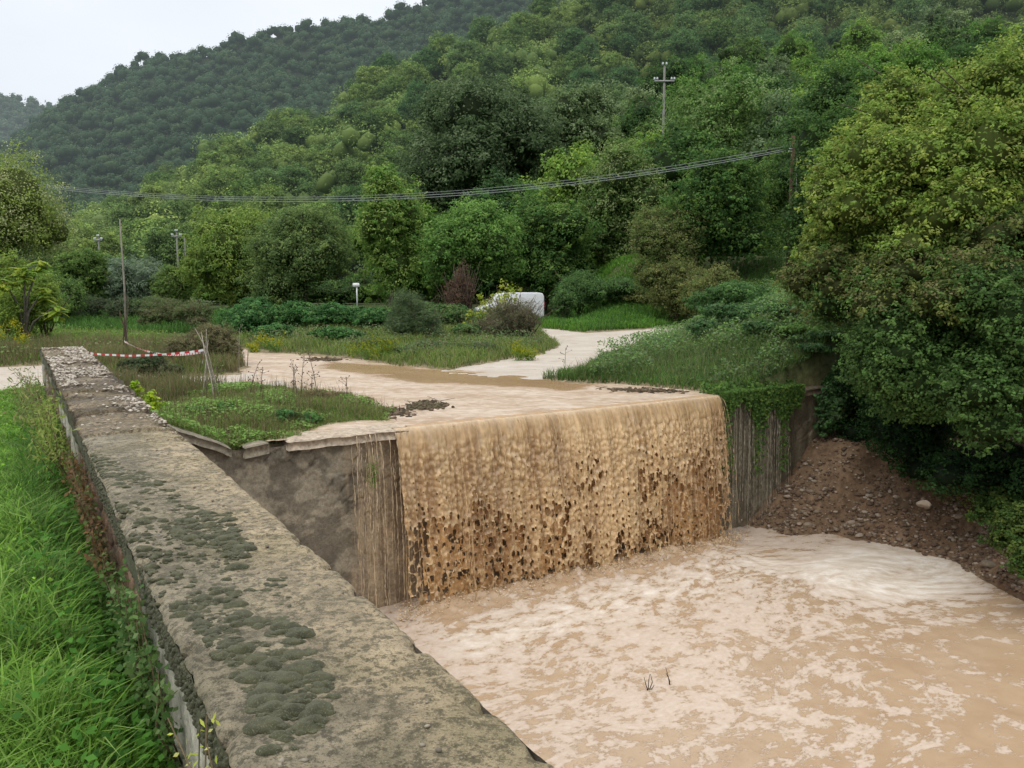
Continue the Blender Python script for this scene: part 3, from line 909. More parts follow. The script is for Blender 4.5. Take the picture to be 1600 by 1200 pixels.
cc *= (np.array([.80, .80, .74]) * (1 - grn) + np.array([1.2, 1.13, 1.0]) * grn)
band = sm(fbm(DD * 1.3, AA * .8, 3, 520), .38, .6)[..., None]
oc = np.array([.42, .37, .31]) * (1 - band) + np.array([.78, .71, .62]) * band
cc = cc * (1 - old[..., None]) + oc * old[..., None]
x, y = xy(N0 + AA + wl + wr, DD)
obj('coping', np.stack([x, y, Zc], -1).reshape(-1, 3), grid_faces(*DD.shape), M_cap, root, col=cc.reshape(-1, 3), smooth=True)


def side(name, nedge, nin, zt, zb, sgn, colf, mat, amp):
    da2 = axis([(-1.6, .8, .06), (.8, 6.3, .015), (6.3, D1, .03)]); tz = np.concatenate([[0, .01, .03], np.linspace(.05, 1, int((zt - zb) / .018) + 8)])
    D, T = np.meshgrid(da2, tz, indexing='ij')
    Zs = zt + (zb - zt) * T
    wob = (.02 + .05 * sm(D, 6.1, 6.5)) * (fbm(D * 3, D * 0, 4, 501) - .5) + .012 * (fbm(D * 25, D * 0, 3, 502) - .5) if sgn < 0 else (.014 + .07 * sm(D, 6.1, 6.5)) * (fbm(D * 3, D * 0, 4, 503) - .5)
    dep = (CAPZ - .03 - Zs)
    lip = 1 - sm(dep, .09, .13)
    nn = nedge * lip + nin * (1 - lip) + wob * (lip + .8 * (1 - lip)) - (.004 if sgn > 0 else -.0)  + sgn * amp * (fbm(D * 7, Zs * 7, 4, 530) - .5)
    C, ex = colf(D, Zs, lip); nn = nn + sgn * ex
    x, y = xy(nn, D)
    q = grid_faces(*D.shape)
    obj(name, np.stack([x, y, Zs], -1).reshape(-1, 3), q, mat, root, col=C.reshape(-1, 3), smooth=True)


def left_col(D, Zs, lip):
    C = np.ones(D.shape + (3,)) * np.array([.16, .135, .095])
    f1, f2, cid = worley(D * 4.5, Zs * 9, 601); j = sm(f2 - f1, .04, .15)
    br = np.array([.17, .105, .065]) * (.6 + .9 * cid[..., None]) * (.5 + .5 * j[..., None])
    plas = sm(fbm(D * .9, Zs * 1.4, 3, 602) + .24 * (1 - sm(D, 2.6, 3.4)) - .16 * sm(D, 3.2, 4.5), .46, .52)[..., None]
    pl = np.array([.46, .43, .35]) * (.72 + .5 * fbm(D * 3, Zs * 6, 4, 603)[..., None])
    st = sm(fbm(D * 9, Zs * 1.6, 3, 604), .5, .7)[..., None]; pl = pl * (1 - .45 * st)
    C = br * (1 - plas) + pl * plas
    lipc = np.array([.085, .082, .05]) * (.6 + .9 * fbm(D * 8, Zs * 8, 3, 605)[..., None])
    C = C * (1 - lip[..., None]) + lipc * lip[..., None]
    ex = (.03 * plas[..., 0] + .02 * j * (1 - plas[..., 0]) - .01) * (1 - lip)
    return C, ex


def right_col(D, Zs, lip):
    f1, f2, cid = worley(D * 2.5, Zs * 4, 611); j = sm(f2 - f1, .04, .15)
    C = np.ones(D.shape + (3,)) * np.array([.15, .13, .10]) * (.6 + .7 * cid[..., None]) * (.6 + .4 * j[..., None])
    return C, .02 * j * (1 - lip)


side('outer_face', N0, N0 + .035, CAPZ - .022, -.4, -1, left_col, M_mas, .018)
side('inner_face', N1 - .004, N1 - .055, CAPZ - .022, -3.0, 1, right_col, M_mas, .012)
mb = MB()
for dd, dr in ((D1, 1), (-1.6, -1)):
    A, Zs = np.meshgrid(np.linspace(N0 + .03, N1 - .02, 20), np.linspace(-.6 if dr > 0 else -3, CAPZ - .03, 40), indexing='ij'); x, y = xy(A, dd + .03 * fbm(A * 8, Zs * 8, 3, 5))
    mb.add(np.stack([x, y, Zs], -1).reshape(-1, 3), grid_faces(20, 40), col=(.15, .12, .09))
mb.build('end_face', M_mas, root, smooth=True)

# moss cushions on the parapet
rng = np.random.default_rng(21)
K = 7600; d = rng.uniform(1.75, 5.6, K); a = rng.uniform(.0, .5, K)
lim = np.interp(d, [1.7, 1.9, 2.3, 2.9, 3.2, 3.6, 4.3, 5.0, 5.6], [.10, .24, .30, .42, .30, .34, .30, .12, .03])
ns = fbm(d * 3.0, a * 5.0, 3, 700)
ok = (a < lim * (.75 + .7 * ns)) & (rng.random(K) < .16 + .9 * (ns > .42)) & (a > .012) & ~((np.abs(d - 2.62) < .12) & (np.abs(a - .27) < .06))
ok &= (a > np.interp(d, [1.7, 2.2, 2.6, 3.0], [.07, .10, .05, .0]))
d, a = d[ok], a[ok]; k = len(d)
r = rng.gamma(1.8, .0048, k) + .003; r = np.minimum(r, .034) * np.interp(d, [1.8, 3, 5.5], [1.12, .9, .8])
x, y = xy(N0 + a, d); rx = r * rng.uniform(.9, 1.6, k); ry = r * rng.uniform(.8, 1.2, k)
V0, T0 = ico(3)
mb = MB()
Vm, Tm, _ = ico_many(np.stack([x, y, np.full(k, CAPZ - .004)], 1), np.stack([rx, ry, r * .66], 1), 3, .0, rng)
Vm = Vm + .0035 * (np.stack([vn(Vm[:, 0] * 90, Vm[:, 1] * 90 + Vm[:, 2] * 70, 1), vn(Vm[:, 0] * 90, Vm[:, 1] * 90 + Vm[:, 2] * 70, 2), vn(Vm[:, 0] * 90, Vm[:, 1] * 90 + Vm[:, 2] * 70, 3)], 1) - .5) * 2
mb.add(Vm, T=Tm, col=(.1, .1, .05))
# moss hanging over the outer lip
k2 = 1800; d2 = rng.uniform(1.5, 6.2, k2); z2 = CAPZ - .03 - rng.random(k2) ** 1.3 * .10; x, y = xy(N0 + .004 + 0 * d2, d2); r2 = rng.uniform(.003, .010, k2)
Vm, Tm, _ = ico_many(np.stack([x, y, z2], 1), np.stack([r2 * 1.4, r2 * 1.2, r2], 1), 2, .08, rng); mb.add(Vm, T=Tm, col=(.1, .1, .05))
o = mb.build('moss', M_moss, smooth=True); tag(o, 'dark green moss cushions growing on the near parapet top', 'moss', kind='stuff')

# pale rubble mortar on the far half of the parapet
K = 5200; d = rng.uniform(6.0, 15.0, K); a = rng.uniform(.02, N1 - N0 - .02, K)
patch = fbm(d * 1.1, a * 2.2, 3, 710)
on = (patch > .50) & ((d > 9) | (a > .62 - .16 * (d - 6.0)))
on |= rng.random(K) < .06
d, a = d[on], a[on]; k = len(d); x, y = xy(N0 + a, d); r = rng.uniform(.004, .017, k) * np.interp(d, [6, 15], [.9, 1.25])
c = pick(rng, [(.48, .43, .35), (.36, .31, .25), (.22, .185, .15), (.54, .49, .42), (.27, .225, .17), (.18, .15, .11)], k)
V, T, cc = ico_many(np.stack([x, y, CAPZ - .02 + r * .3 + .02 * fbm(d * 5, a * 6, 2, 1)], 1), np.stack([r * rng.uniform(.8, 1.7, k), r, r * .55], 1), 1, .16, rng, cols=c, rot=True)
o = MB().add(V, T=T, col=cc).build('stone_rubble', M_stone); tag(o, 'pale stone chips exposed on the broken far end of the parapet top', 'rubble', kind='stuff')
K = 160; d = rng.uniform(1.3, 6, K); a = rng.uniform(.05, .55, K); x, y = xy(N0 + a, d); r = rng.uniform(.0025, .007, K)
V, T, cc = ico_many(np.stack([x, y, np.full(K, CAPZ + .002)], 1), np.stack([r * 1.3, r, r * .7], 1), 1, .2, rng, cols=pick(rng, [(.26, .23, .18), (.15, .13, .10)], K), rot=True)
o = MB().add(V, T=T, col=cc).build('grit', M_stone); tag(o, 'loose grit and tiny stones on the near parapet top', 'grit', kind='stuff')

# rubble bank stones
K = 8500; d = rng.uniform(4, 11.0, K); nb = np.interp(d, NB_D, NB_N); n = nb + rng.gamma(1.6, .62, K) - .12
ok = (d < weir_d(n) - .05) & (n < nb + 3.2); d, n = d[ok], n[ok]; k = len(d); x, y = xy(n, d); r = np.minimum(rng.gamma(1.6, .0085, k) + .005, .05)
c = pick(rng, [(.22, .17, .125), (.17, .12, .08), (.12, .08, .055), (.32, .26, .20), (.14, .095, .065), (.10, .068, .048)], k)
V, T, cc = ico_many(np.stack([x, y, gz(x, y) + r * .25], 1), np.stack([r * rng.uniform(.9, 1.7, k), r, r * .7], 1), 1, .17, rng, cols=c, rot=True)
o = MB().add(V, T=T, col=cc).build('bank_gravel', M_stone); tag(o, 'mixed stones and gravel washed onto the brown bank by the pool', 'gravel', kind='stuff')
rocks = [((1322, 752), .06), ((1500, 808), .06), ((1443, 790), .07), ((1330, 818), .05), ((1545, 885), .08), ((1262, 822), .06)]
rl = ['pale rounded stone high on the rubble bank', 'angular grey stone in the middle right of the rubble bank', 'broad flat pale stone half buried in the bank', 'small block at the waterline beside the eddy foam', 'muddy boulder at the right end of the waterline', 'brown stone at the foot of the wall near the trickles']
for i, ((px, py), r) in enumerate(rocks):
    z = -1.6
    for _ in range(6):
        p = atz(px, py, z); z = .5 * z + .5 * float(gz(np.array([p[0]]), np.array([p[1]]))[0])
    z = max(z, POOL_Z); p = atz(px, py, z)
    rg = np.random.default_rng(50 + i); V, T, _ = ico_many([[p[0], p[1], z + r * .3]], [[r * 1.3, r, r * .65]], 3, .02, rg)
    V = V + .25 * r * (np.stack([vn(V[:, 0] * 12, V[:, 2] * 12 + V[:, 1] * 9, 4 + i), vn(V[:, 1] * 12, V[:, 2] * 12, 5 + i), vn(V[:, 0] * 12, V[:, 1] * 12, 6 + i)], 1) - .5) * 2
    o = MB().add(V, T=T, col=(.16, .125, .09)).build('stone', M_stone); tag(o, rl[i], 'stone')


# ------------------------------------------------------------------ hills
def prof(P):
    P = np.array(P, float)
    return lambda px: np.interp(px, P[:, 0], P[:, 1])


def hill(name, top, yf, yr, drop, xr, back=1.25, na_=220, nb_=60, col=((.022, .034, .018), (.04, .05, .025)), rgh=3.0):
    """a slope that climbs from distance yf(px) to a ridge at yr; returns z(px, Y)"""
    def z(px, Y):
        el_ = elev(top(px)); zr = CZ + el_ * yr - drop
        f = yf(px) if callable(yf) else yf
        t = np.clip((Y - f) / (yr - f), 0, 1); s = t ** 1.05 * (1 - .18 * (t - t ** 3))
        zz = -1.0 + (zr + 1.0) * s
        zz = np.where(Y > yr, zr - (Y - yr) * .45, zz)
        return zz + (fbm(px * .012, Y * .02, 3, 71) - .5) * rgh * np.sin(np.clip(t, 0, 1) * PI)
    px = np.linspace(xr[0], xr[1], na_); Ys = np.linspace(0, 1, nb_)
    A, T = np.meshgrid(px, Ys, indexing='ij'); f = yf(A) if callable(yf) else yf
    Y = f + (yr * back - f) * T; X = (A - 800) / F * Y; Zz = z(A, Y)
    Zz = np.where(T == 0, -3, Zz)
    n = fbm(X * .03, Y * .03, 4, 9)[..., None]
    o = link(name, raw_mesh(name, np.stack([X, Y, Zz], -1).reshape(-1, 3), grid_faces(na_, nb_), M_hill, col=(np.array(col[0]) * (1 - n) + np.array(col[1]) * n).reshape(-1, 3), smooth=True))
    tag(o, kind='structure'); return z


topD = prof([(-900, 190), (-300, 150), (0, 149), (60, 153), (112, 166), (250, 190), (900, 200)])
topA = prof([(-900, 470), (-200, 330), (0, 255), (60, 205), (112, 166), (150, 147), (235, 101), (300, 85), (350, 77), (450, 46), (560, 36), (640, 15), (700, -8), (800, -45), (1000, -110), (1300, -215), (1700, -300), (2500, -350)])
topB = prof([(60, 445), (150, 350), (230, 320), (340, 238), (430, 195), (520, 185), (570, 130), (700, 78), (800, 32), (900, 0), (1100, -50), (1500, -140), (2500, -200)])
topC = prof([(450, 446), (560, 440), (620, 400), (700, 330), (850, 265), (950, 190), (1040, 110), (1120, 84), (1250, 60), (1500, 20), (2500, -30)])
zD = hill('distant_hill', topD, 460, 720, 5, (-900, 900), na_=90)
zA = hill('wooded_hill', topA, 210, 440, 2.8, (-900, 2500), rgh=14)
zB = hill('wooded_spur', topB, 105, 205, 5, (100, 2500), col=((.03, .045, .02), (.06, .065, .03)), rgh=7)
zC = hill('near_slope', topC, lambda p: np.interp(p, [450, 800, 1200, 1700], [62, 50, 42, 36]), 112, 7, (450, 2500), col=((.02, .03, .012), (.045, .045, .02)), rgh=3)

PINE_D = [(.038, .066, .034), (.043, .073, .037), (.032, .057, .031), (.050, .080, .038)]
PINE_L = [(.100, .158, .052), (.088, .142, .050), (.118, .172, .056), (.072, .120, .044)]


def forest(name, label, zf, pxr, yr_, count, rad, pal, leaves, seed, fy=None, L_=1.2, core=.8):
    rng = np.random.default_rng(seed)
    px = rng.uniform(*pxr, count * 3); t = rng.random(count * 3) ** .8
    f = fy(px) if fy else np.full(px.shape, yr_[0]); Y = f + (yr_[1] - f) * t
    keep = rng.random(count * 3) < (Y / yr_[1]); px, Y = px[keep][:count], Y[keep][:count]; k = len(px)
    X = (px - 800) / F * Y; Zg = zf(px, Y)
    r = rng.uniform(.55, 1.4, k) * rad; C0 = np.stack([X, Y, Zg + r * rng.uniform(.15, 1.0, k)], 1)
    tint = pick(rng, pal, k) * rng.uniform(.82, 1.18, (k, 1))
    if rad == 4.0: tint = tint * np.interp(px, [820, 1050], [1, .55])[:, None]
    # each crown = 5 lobes
    lo = rng.standard_normal((k, 5, 3)); lo = lo / np.linalg.norm(lo, axis=2, keepdims=True); lo[..., 2] = np.abs(lo[..., 2]) * .9 - .1
    lc = C0[:, None] + lo * r[:, None, None] * .58; lr = r[:, None] * rng.uniform(.38, .6, (k, 5))
    mb = MB()
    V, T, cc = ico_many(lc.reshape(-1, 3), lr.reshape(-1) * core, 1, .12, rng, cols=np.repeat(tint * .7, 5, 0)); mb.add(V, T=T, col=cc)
    m = k * leaves; ki = np.repeat(np.arange(k), leaves); li = rng.integers(0, 5, m); dr = unit(rng.standard_normal((m, 3))); dr[:, 2] = np.where(dr[:, 2] < -.4, -dr[:, 2], dr[:, 2])
    P = lc[ki, li] + dr * lr[ki, li][:, None] * rng.uniform(.9, 1.22, (m, 1))
    V, Q = leaf_quads(rng, P, unit(dr + rng.standard_normal((m, 3)) * .5 + [0, 0, .4]), L_ * rng.uniform(.6, 1.3, m), L_ * .55 * rng.uniform(.6, 1.3, m), .1)
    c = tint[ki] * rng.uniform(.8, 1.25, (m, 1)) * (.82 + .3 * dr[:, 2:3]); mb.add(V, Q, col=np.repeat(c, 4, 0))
    o = mb.build(name, M_pine); tag(o, label, 'forest', kind='stuff'); return o


forest('forest', 'hazy forest covering the distant hill at the far left', zD, (-250, 330), (470, 725), 2600, 4.2, [(.032, .052, .034), (.04, .062, .038)], 60, 1, L_=1.7)
forest('forest', 'dense dark green pine forest covering the big hill below the sky', zA, (-350, 1750), (212, 448), 5600, 3.8, PINE_D, 110, 2, L_=.85)
forest('forest', 'lighter pine wood filling in the slope of the nearer spur', zB, (120, 1800), (108, 212), 1000, 4.0, PINE_L, 420, 3, L_=.5, core=.6)


# ------------------------------------------------------------------ tree templates
def trunk_mb(rng, h, r, limbs, lean=.06, col=(.075, .06, .045)):
    mb = MB(); k = 7; t = np.linspace(0, 1, k)
    P = np.stack([lean * h * t * rng.standard_normal() + .04 * h * np.sin(t * 4 + rng.random() * 6) * t, lean * h * t * rng.standard_normal(), h * t], 1)
    V, Q, T = tube(P, r * (1.15 - .75 * t) + r * .35 * np.exp(-t * 14), 8); mb.add(V, Q, T, col=col)
    for e in limbs:
        s = P[rng.integers(2, k - 1)]; e = np.asarray(e, float)[:3]
        mid = (s + e) / 2 + rng.standard_normal(3) * .05 * h + np.array([0, 0, .04 * h])
        tt = np.linspace(0, 1, 6)[:, None]; Pb = (1 - tt) ** 2 * s + 2 * tt * (1 - tt) * mid + tt ** 2 * e
        V, Q, T = tube(Pb, r * .42 * (1 - .8 * tt[:, 0]), 5); mb.add(V, Q, T, col=col)
        for _ in range(2):
            q = Pb[rng.integers(2, 5)]; e2 = e + rng.standard_normal(3) * .14 * h
            V, Q, T = tube(np.stack([q, (q + e2) / 2 + rng.standard_normal(3) * .03 * h, e2]), [r * .18, r * .12, r * .04], 4); mb.add(V, Q, T, col=col)
    return mb


def template(seed, H, Rr, hz, nleaf, Ll, Lw, pal, trunk_r, kb=13, mat=None, trunk_h=.55, **kw):
    """crown + trunk meshes with the foot at the origin, crown H high"""
    rng = np.random.default_rng(seed)
    B = blobs_in(rng, (0, 0, H - hz), (Rr, Rr, hz), kb)
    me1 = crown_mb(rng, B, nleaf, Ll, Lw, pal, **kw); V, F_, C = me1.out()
    m1 = raw_mesh('crown', V, F_, mat or M_leaf, col=C)
    V, F_, C = trunk_mb(rng, H * trunk_h + .2, trunk_r, B[:7]).out()
    return m1, raw_mesh('trunk', V, F_, M_bark, col=C, smooth=True)


def place(tpl, name, label, cat, group, loc, rz, sc):
    r = thing(name, label, cat, loc, group); r.rotation_euler[2] = rz; r.scale = sc
    link('crown', tpl[0], r); link('trunk', tpl[1], r); return r


pines = [template(100 + i, 9.5, 3.5, 3.3, 26000, .24, .11, PINE_L if i % 3 else [(.08, .125, .046), (.066, .108, .042)], .22, 15, M_pine, .7, clump=.30, per=60, jit=.30, cores=.5, fold=.05, even=.35) for i in range(6)]
pines += [template(120 + i, 10.5, 3.4, 3.9, 22000, .26, .13, [(.045, .085, .034), (.055, .095, .036), (.038, .07, .03)], .24, 15, M_leaf, .7, clump=.30, per=50, jit=.25, cores=.5, even=.3) for i in range(2)]
rng = np.random.default_rng(77)
cells = []
Yc = 108.0
while Yc < 212:
    for p in np.arange(150, 1420, 6.0 * F / Yc): cells.append((p + rng.normal() * 20, Yc + rng.normal() * 2))
    Yc += 6.2
rng.shuffle(cells)
vis = [(p, Y) for p, Y in cells if topB(p) < 420]
vis = sorted(vis, key=lambda c: -c[1] * 0 + rng.random())[:298]
for p, Y in vis:
    z = float(zB(np.array([p]), np.array([Y]))[0]); s = rng.uniform(.85, 1.25)
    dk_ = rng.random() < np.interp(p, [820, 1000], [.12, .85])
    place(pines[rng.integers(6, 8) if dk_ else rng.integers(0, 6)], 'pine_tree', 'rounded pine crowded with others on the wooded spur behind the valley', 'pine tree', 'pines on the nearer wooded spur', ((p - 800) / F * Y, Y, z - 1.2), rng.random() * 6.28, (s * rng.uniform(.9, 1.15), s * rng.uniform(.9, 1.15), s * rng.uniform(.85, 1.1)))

DK = [(.030, .060, .022), (.038, .075, .025), (.048, .085, .028), (.028, .052, .022)]
MD = [(.050, .100, .028), (.060, .115, .032), (.042, .085, .026), (.075, .125, .035)]
SLV = [(.055, .085, .040), (.070, .100, .050), (.045, .070, .032), (.085, .115, .062)]
YG = [(.14, .17, .035), (.11, .15, .035), (.17, .19, .05)]
broad = [template(200 + i, 9.0, 3.6, 3.6, 15000, .22, .12, [MD, DK, SLV, MD, DK][i], .2, 16, None, .6, clump=.24, per=30, fold=.12) for i in range(5)]
rng = np.random.default_rng(78); cnt = 0
Yc = 56.0
while Yc < 112:
    for p in np.arange(640, 1620, 5.0 * F / Yc):
        pj = p + rng.normal() * 22; Y = Yc + rng.normal() * 1.5
        if topC(pj) > 400: continue
        z = float(zC(np.array([pj]), np.array([Y]))[0]); s = rng.uniform(.8, 1.15)
        place(broad[rng.integers(0, 5)], 'broadleaf_tree', 'green broadleaf tree packed into the wood on the right-hand slope', 'tree', 'broadleaf trees on the slope above the road', ((pj - 800) / F * Y, Y, z - .8), rng.random() * 6.28, (s, s, s * rng.uniform(.85, 1.15))); cnt += 1
    Yc += 6.0


def G(x, y): return float(gz(np.array([float(x)]), np.array([float(y)]))[0])


# ------------------------------------------------------------------ single trees and bushes (placed by where they stand)
def tree(name, label, cat, px, Y, top_py, wpx, seed, pal, nleaf, Ll, Lw, crown_frac=.8, kb=16, depth=None, base=None, mat=None, group=None, limbs=8, trunk=.018, core=True, **kw):
    rng = np.random.default_rng(seed)
    x = (px - 800) / F * Y; zb = G(x, Y) if base is None else base
    zt = CZ + elev(top_py) * Y; H = zt - zb; R = wpx / F * Y / 2; hz = H * crown_frac / 2
    root = thing(name, label, cat, (x, Y, zb), group)
    B = blobs_in(rng, (x, Y, zt - hz), (R * .98, depth or R, hz), kb)
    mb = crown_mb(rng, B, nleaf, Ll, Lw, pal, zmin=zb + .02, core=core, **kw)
    mb.build('crown', mat or M_leaf, root)
    if limbs:
        t = trunk_mb(rng, H * (1 - crown_frac * .45), max(.02, H * trunk), B[:limbs] - np.array([x, Y, zb, 0, 0, 0])); V, F_, C = t.out(); V = V + np.array([x, Y, zb - .05])
        obj('trunk', V, F_, M_bark, root, col=C, smooth=True)
    return root


def bush(name, label, cat, spots, seed, pal, nleaf, Ll, Lw, base=None, stems=6, mat=None, group=None, core=True, kb=9, **kw):
    """spots: (px, top_py, Y, width_px[, base]) mounds joined into one plant"""
    rng = np.random.default_rng(seed); Bs = []; roots = []
    for s in spots:
        px, tp, Y, wp = s[:4]; x = (px - 800) / F * Y; zb = G(x, Y) if base is None else base
        if len(s) > 4: zb = s[4]
        zt = CZ + elev(tp) * Y; H = max(.15, zt - zb); R = wp / F * Y / 2
        Bs.append(blobs_in(rng, (x, Y, zb + H * .46), (R * .95, min(R, max(H, .5) * 1.1), H * .54), kb, spread=.6)); roots.append((x, Y, zb, H, R))
    x, Y, zb, H, R = roots[0]
    root = thing(name, label, cat, (x, Y, zb), group)
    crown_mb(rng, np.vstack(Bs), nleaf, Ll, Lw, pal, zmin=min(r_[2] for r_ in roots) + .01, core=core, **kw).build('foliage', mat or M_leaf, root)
    if stems:
        mb = MB()
        for (x, Y, zb, H, R) in roots:
            for _ in range(stems):
                e = np.array([x, Y, zb]) + np.array([rng.normal() * R * .5, rng.normal() * R * .3, H * rng.uniform(.6, .95)]); s0 = np.array([x + rng.normal() * R * .15, Y + rng.normal() * .1, zb - .05])
                m_ = (s0 + e) / 2 + rng.standard_normal(3) * H * .06
                V, Q, T = tube(np.stack([s0, m_, e]), [H * .012, H * .008, H * .003], 4); mb.add(V, Q, T, col=(.08, .06, .045))
        mb.build('stem', M_bark, root)
    return root


# big trees across the middle distance
tree('oak_tree', 'huge dark oak with greyish leaves, the broadest crown in the middle of the photo', 'tree', 752, 74, 128, 285, 301, [(.040, .062, .030), (.052, .078, .038), (.075, .10, .055), (.034, .052, .025)], 110000, .26, .13, .80, 26, base=2.5, clump=.20, per=34)
tree('oak_tree', 'rounded silvery green oak just right of the huge dark oak', 'tree', 905, 80, 120, 150, 302, SLV, 36000, .24, .13, .75, 18, base=6, clump=.22)
tree('walnut_tree', 'wide dark green walnut tree with low skirts at the left of the middle trees', 'tree', 478, 50, 316, 185, 303, [(.050, .080, .032), (.040, .068, .028), (.065, .095, .036)], 80000, .15, .07, 1.0, 24, base=.0, clump=.2, low=-.9)
tree('walnut_tree', 'yellow-green walnut tree left of the wide dark one', 'tree', 372, 56, 325, 165, 304, [(.085, .125, .038), (.065, .105, .033), (.11, .15, .045)], 60000, .17, .08, 1.0, 22, base=.0, clump=.2, low=-.9)
tree('walnut_tree', 'slender light green tree in front of the huge oak at its left foot', 'tree', 610, 48, 262, 110, 305, [(.085, .135, .040), (.06, .11, .034), (.12, .165, .055)], 46000, .14, .07, .88, 18, base=.2, clump=.2, limbs=10)
tree('maple_tree', 'fresh green tree under the right side of the huge oak', 'tree', 735, 46, 318, 190, 306, [(.045, .095, .030), (.035, .078, .026), (.06, .115, .036)], 80000, .13, .08, .9, 22, base=.2, clump=.19)
tree('maple_tree', 'dark green tree behind the white van', 'tree', 850, 50, 300, 190, 307, [(.035, .070, .024), (.045, .085, .028), (.07, .11, .035)], 76000, .14, .08, .92, 22, base=.3, clump=.19)
tree('maple_tree', 'tall dark tree standing in front of the concrete pole', 'tree', 965, 52, 235, 150, 308, [(.036, .072, .025), (.05, .088, .030), (.08, .11, .05)], 60000, .15, .085, .9, 20, base=1.5, clump=.2)
tree('locust_tree', 'tree with dark forked limbs showing left of the brown wooden pole', 'tree', 1130, 60, 95, 200, 309, [(.045, .085, .030), (.06, .105, .036), (.09, .13, .06)], 50000, .19, .10, .8, 22, base=4, clump=.17, core=False, limbs=16, trunk=.02)
tree('locust_tree', 'mid green tree filling the slope below the forked tree', 'tree', 1120, 42, 250, 180, 310, [(.042, .080, .027), (.03, .062, .022), (.06, .10, .03)], 70000, .13, .075, .92, 22, base=1.8, clump=.19)
tree('locust_tree', 'shadowy tree behind the crown of the big yellowing tree', 'tree', 1290, 46, 105, 200, 311, DK, 60000, .15, .08, .85, 20, base=4, clump=.2)
tree('shrub_tree', 'bronze-green tall shrub on the slope above the road fork', 'shrub', 1045, 42, 305, 160, 312, [(.062, .082, .032), (.052, .082, .03), (.074, .084, .038), (.045, .072, .026)], 56000, .09, .045, .95, 18, base=.4, clump=.2)
bush('bramble_bush', 'green rounded bush at the right of the white van', 'bush', [(905, 415, 40, 120), (970, 430, 40, 100), (880, 445, 38, 50)], 313, [(.048, .084, .032), (.038, .07, .027), (.062, .10, .038)], 52000, .075, .045)
bush('bramble_bush', 'olive bush above the right end of the gravel road', 'bush', [(1050, 395, 37, 150), (1110, 410, 31, 120), (1010, 455, 39, 80)], 314, [(.06, .075, .028), (.045, .065, .024), (.08, .085, .035)], 50000, .075, .04)
bush('bramble_bush', 'green bramble bank between the road and the big tree', 'bush', [(1150, 440, 24, 170), (1200, 465, 20.5, 170), (1125, 485, 25, 80), (1250, 495, 18, 130)], 315, [(.038, .075, .028), (.048, .09, .033), (.03, .06, .024)], 90000, .06, .042, clump=.2)

bush('bramble_bush', 'leafy green creepers sliding down the slope to the top of the weir wall', 'bush', [(1165, 472, 20, 150), (1240, 478, 17.8, 130), (1105, 498, 21.5, 90), (1200, 500, 17.6, 120), (1055, 528, 22, 70), (1255, 535, 16.4, 70), (1290, 545, 16.2, 90), (1320, 560, 15.6, 70), (1275, 570, 15.7, 80), (1305, 590, 15.3, 70)], 316, [(.045, .085, .036), (.055, .10, .038), (.038, .07, .030), (.06, .09, .045)], 90000, .055, .036, clump=.2, kb=8)
tree('locust_tree', 'green tree closing the gap beside the brown wooden pole', 'tree', 1195, 50, 215, 130, 317, [(.045, .085, .028), (.06, .10, .032), (.035, .068, .024)], 50000, .14, .08, 1.0, 18, base=1.6, clump=.2)
tree('locust_tree', 'dark tree half hidden behind the massive yellowing tree at the right', 'tree', 1300, 38, 160, 170, 318, DK, 50000, .13, .07, 1.0, 18, base=1.6, clump=.2)

# the massive yellowing tree on the right, over the pool
def blobset(name, label, cat, blobs, seed, pal, nleaf, Ll, Lw, loc, **kw):
    rng = np.random.default_rng(seed); B = []
    for (px, py, Y, rw, rh) in blobs:
        c = at(px, py, Y); sx_, sz_ = rw / F * Y, rh / F * Y
        B.append(blobs_in(rng, c, (sx_, (sx_ + sz_) / 2, sz_), kw.get('kb', 7), f=(.38, .55)))
    kw.pop('kb', None); B = np.vstack(B)
    root = thing(name, label, cat, loc)
    crown_mb(rng, B, nleaf, Ll, Lw, pal, **kw).build('crown', M_leaf, root)
    return root, B


GY = [(.068, .116, .032), (.058, .102, .030), (.090, .130, .038), (.050, .088, .026), (.074, .098, .032)]
c0 = (10.4, 15.5, .6)
root, B = blobset('yellowing_tree', 'massive yellow-green tree filling the upper right of the photo', 'tree', [(1420, 195, 16, 105, 80), (1550, 175, 15, 110, 85), (1350, 250, 15.5, 90, 80), (1440, 270, 14.4, 120, 95), (1560, 280, 13.6, 100, 110), (1318, 335, 15, 70, 70), (1650, 200, 15, 110, 130), (1760, 240, 15, 120, 110), (1780, 380, 14, 100, 100), (1360, 350, 14.4, 90, 80), (1480, 370, 13.4, 100, 80), (1285, 410, 15.3, 45, 55)], 401, GY, 230000, .062, .034, c0, clump=.17, per=22, up=.6, kb=9)
rng = np.random.default_rng(5); t = trunk_mb(rng, 4.2, .16, B[::5][:12] - np.array([*c0, 0, 0, 0])); V, F_, C = t.out(); obj('trunk', V + np.array(c0), F_, M_bark, root, col=C, smooth=True)
c0 = (8.9, 14.6, .4)
root, B = blobset('bronze_shrub', 'olive and bronze shrub tangle under the massive yellowing tree', 'shrub', [(1400, 470, 13.2, 110, 70), (1520, 480, 12.4, 110, 70), (1330, 430, 14.2, 80, 60), (1430, 430, 13.6, 80, 60), (1275, 460, 14.8, 60, 60), (1530, 420, 13.2, 80, 60), (1600, 385, 12.8, 80, 65)], 402, [(.075, .075, .035), (.065, .085, .03), (.085, .10, .035), (.05, .07, .026), (.045, .08, .026)], 80000, .055, .030, c0, clump=.18, per=22)
t = trunk_mb(rng, 2.2, .06, B[::3][:12] - np.array([*c0, 0, 0, 0])); V, F_, C = t.out(); obj('trunk', V + np.array(c0), F_, M_bark, root, col=C, smooth=True)
DG = [(.034, .064, .022), (.042, .076, .026), (.052, .088, .030), (.028, .050, .018)]
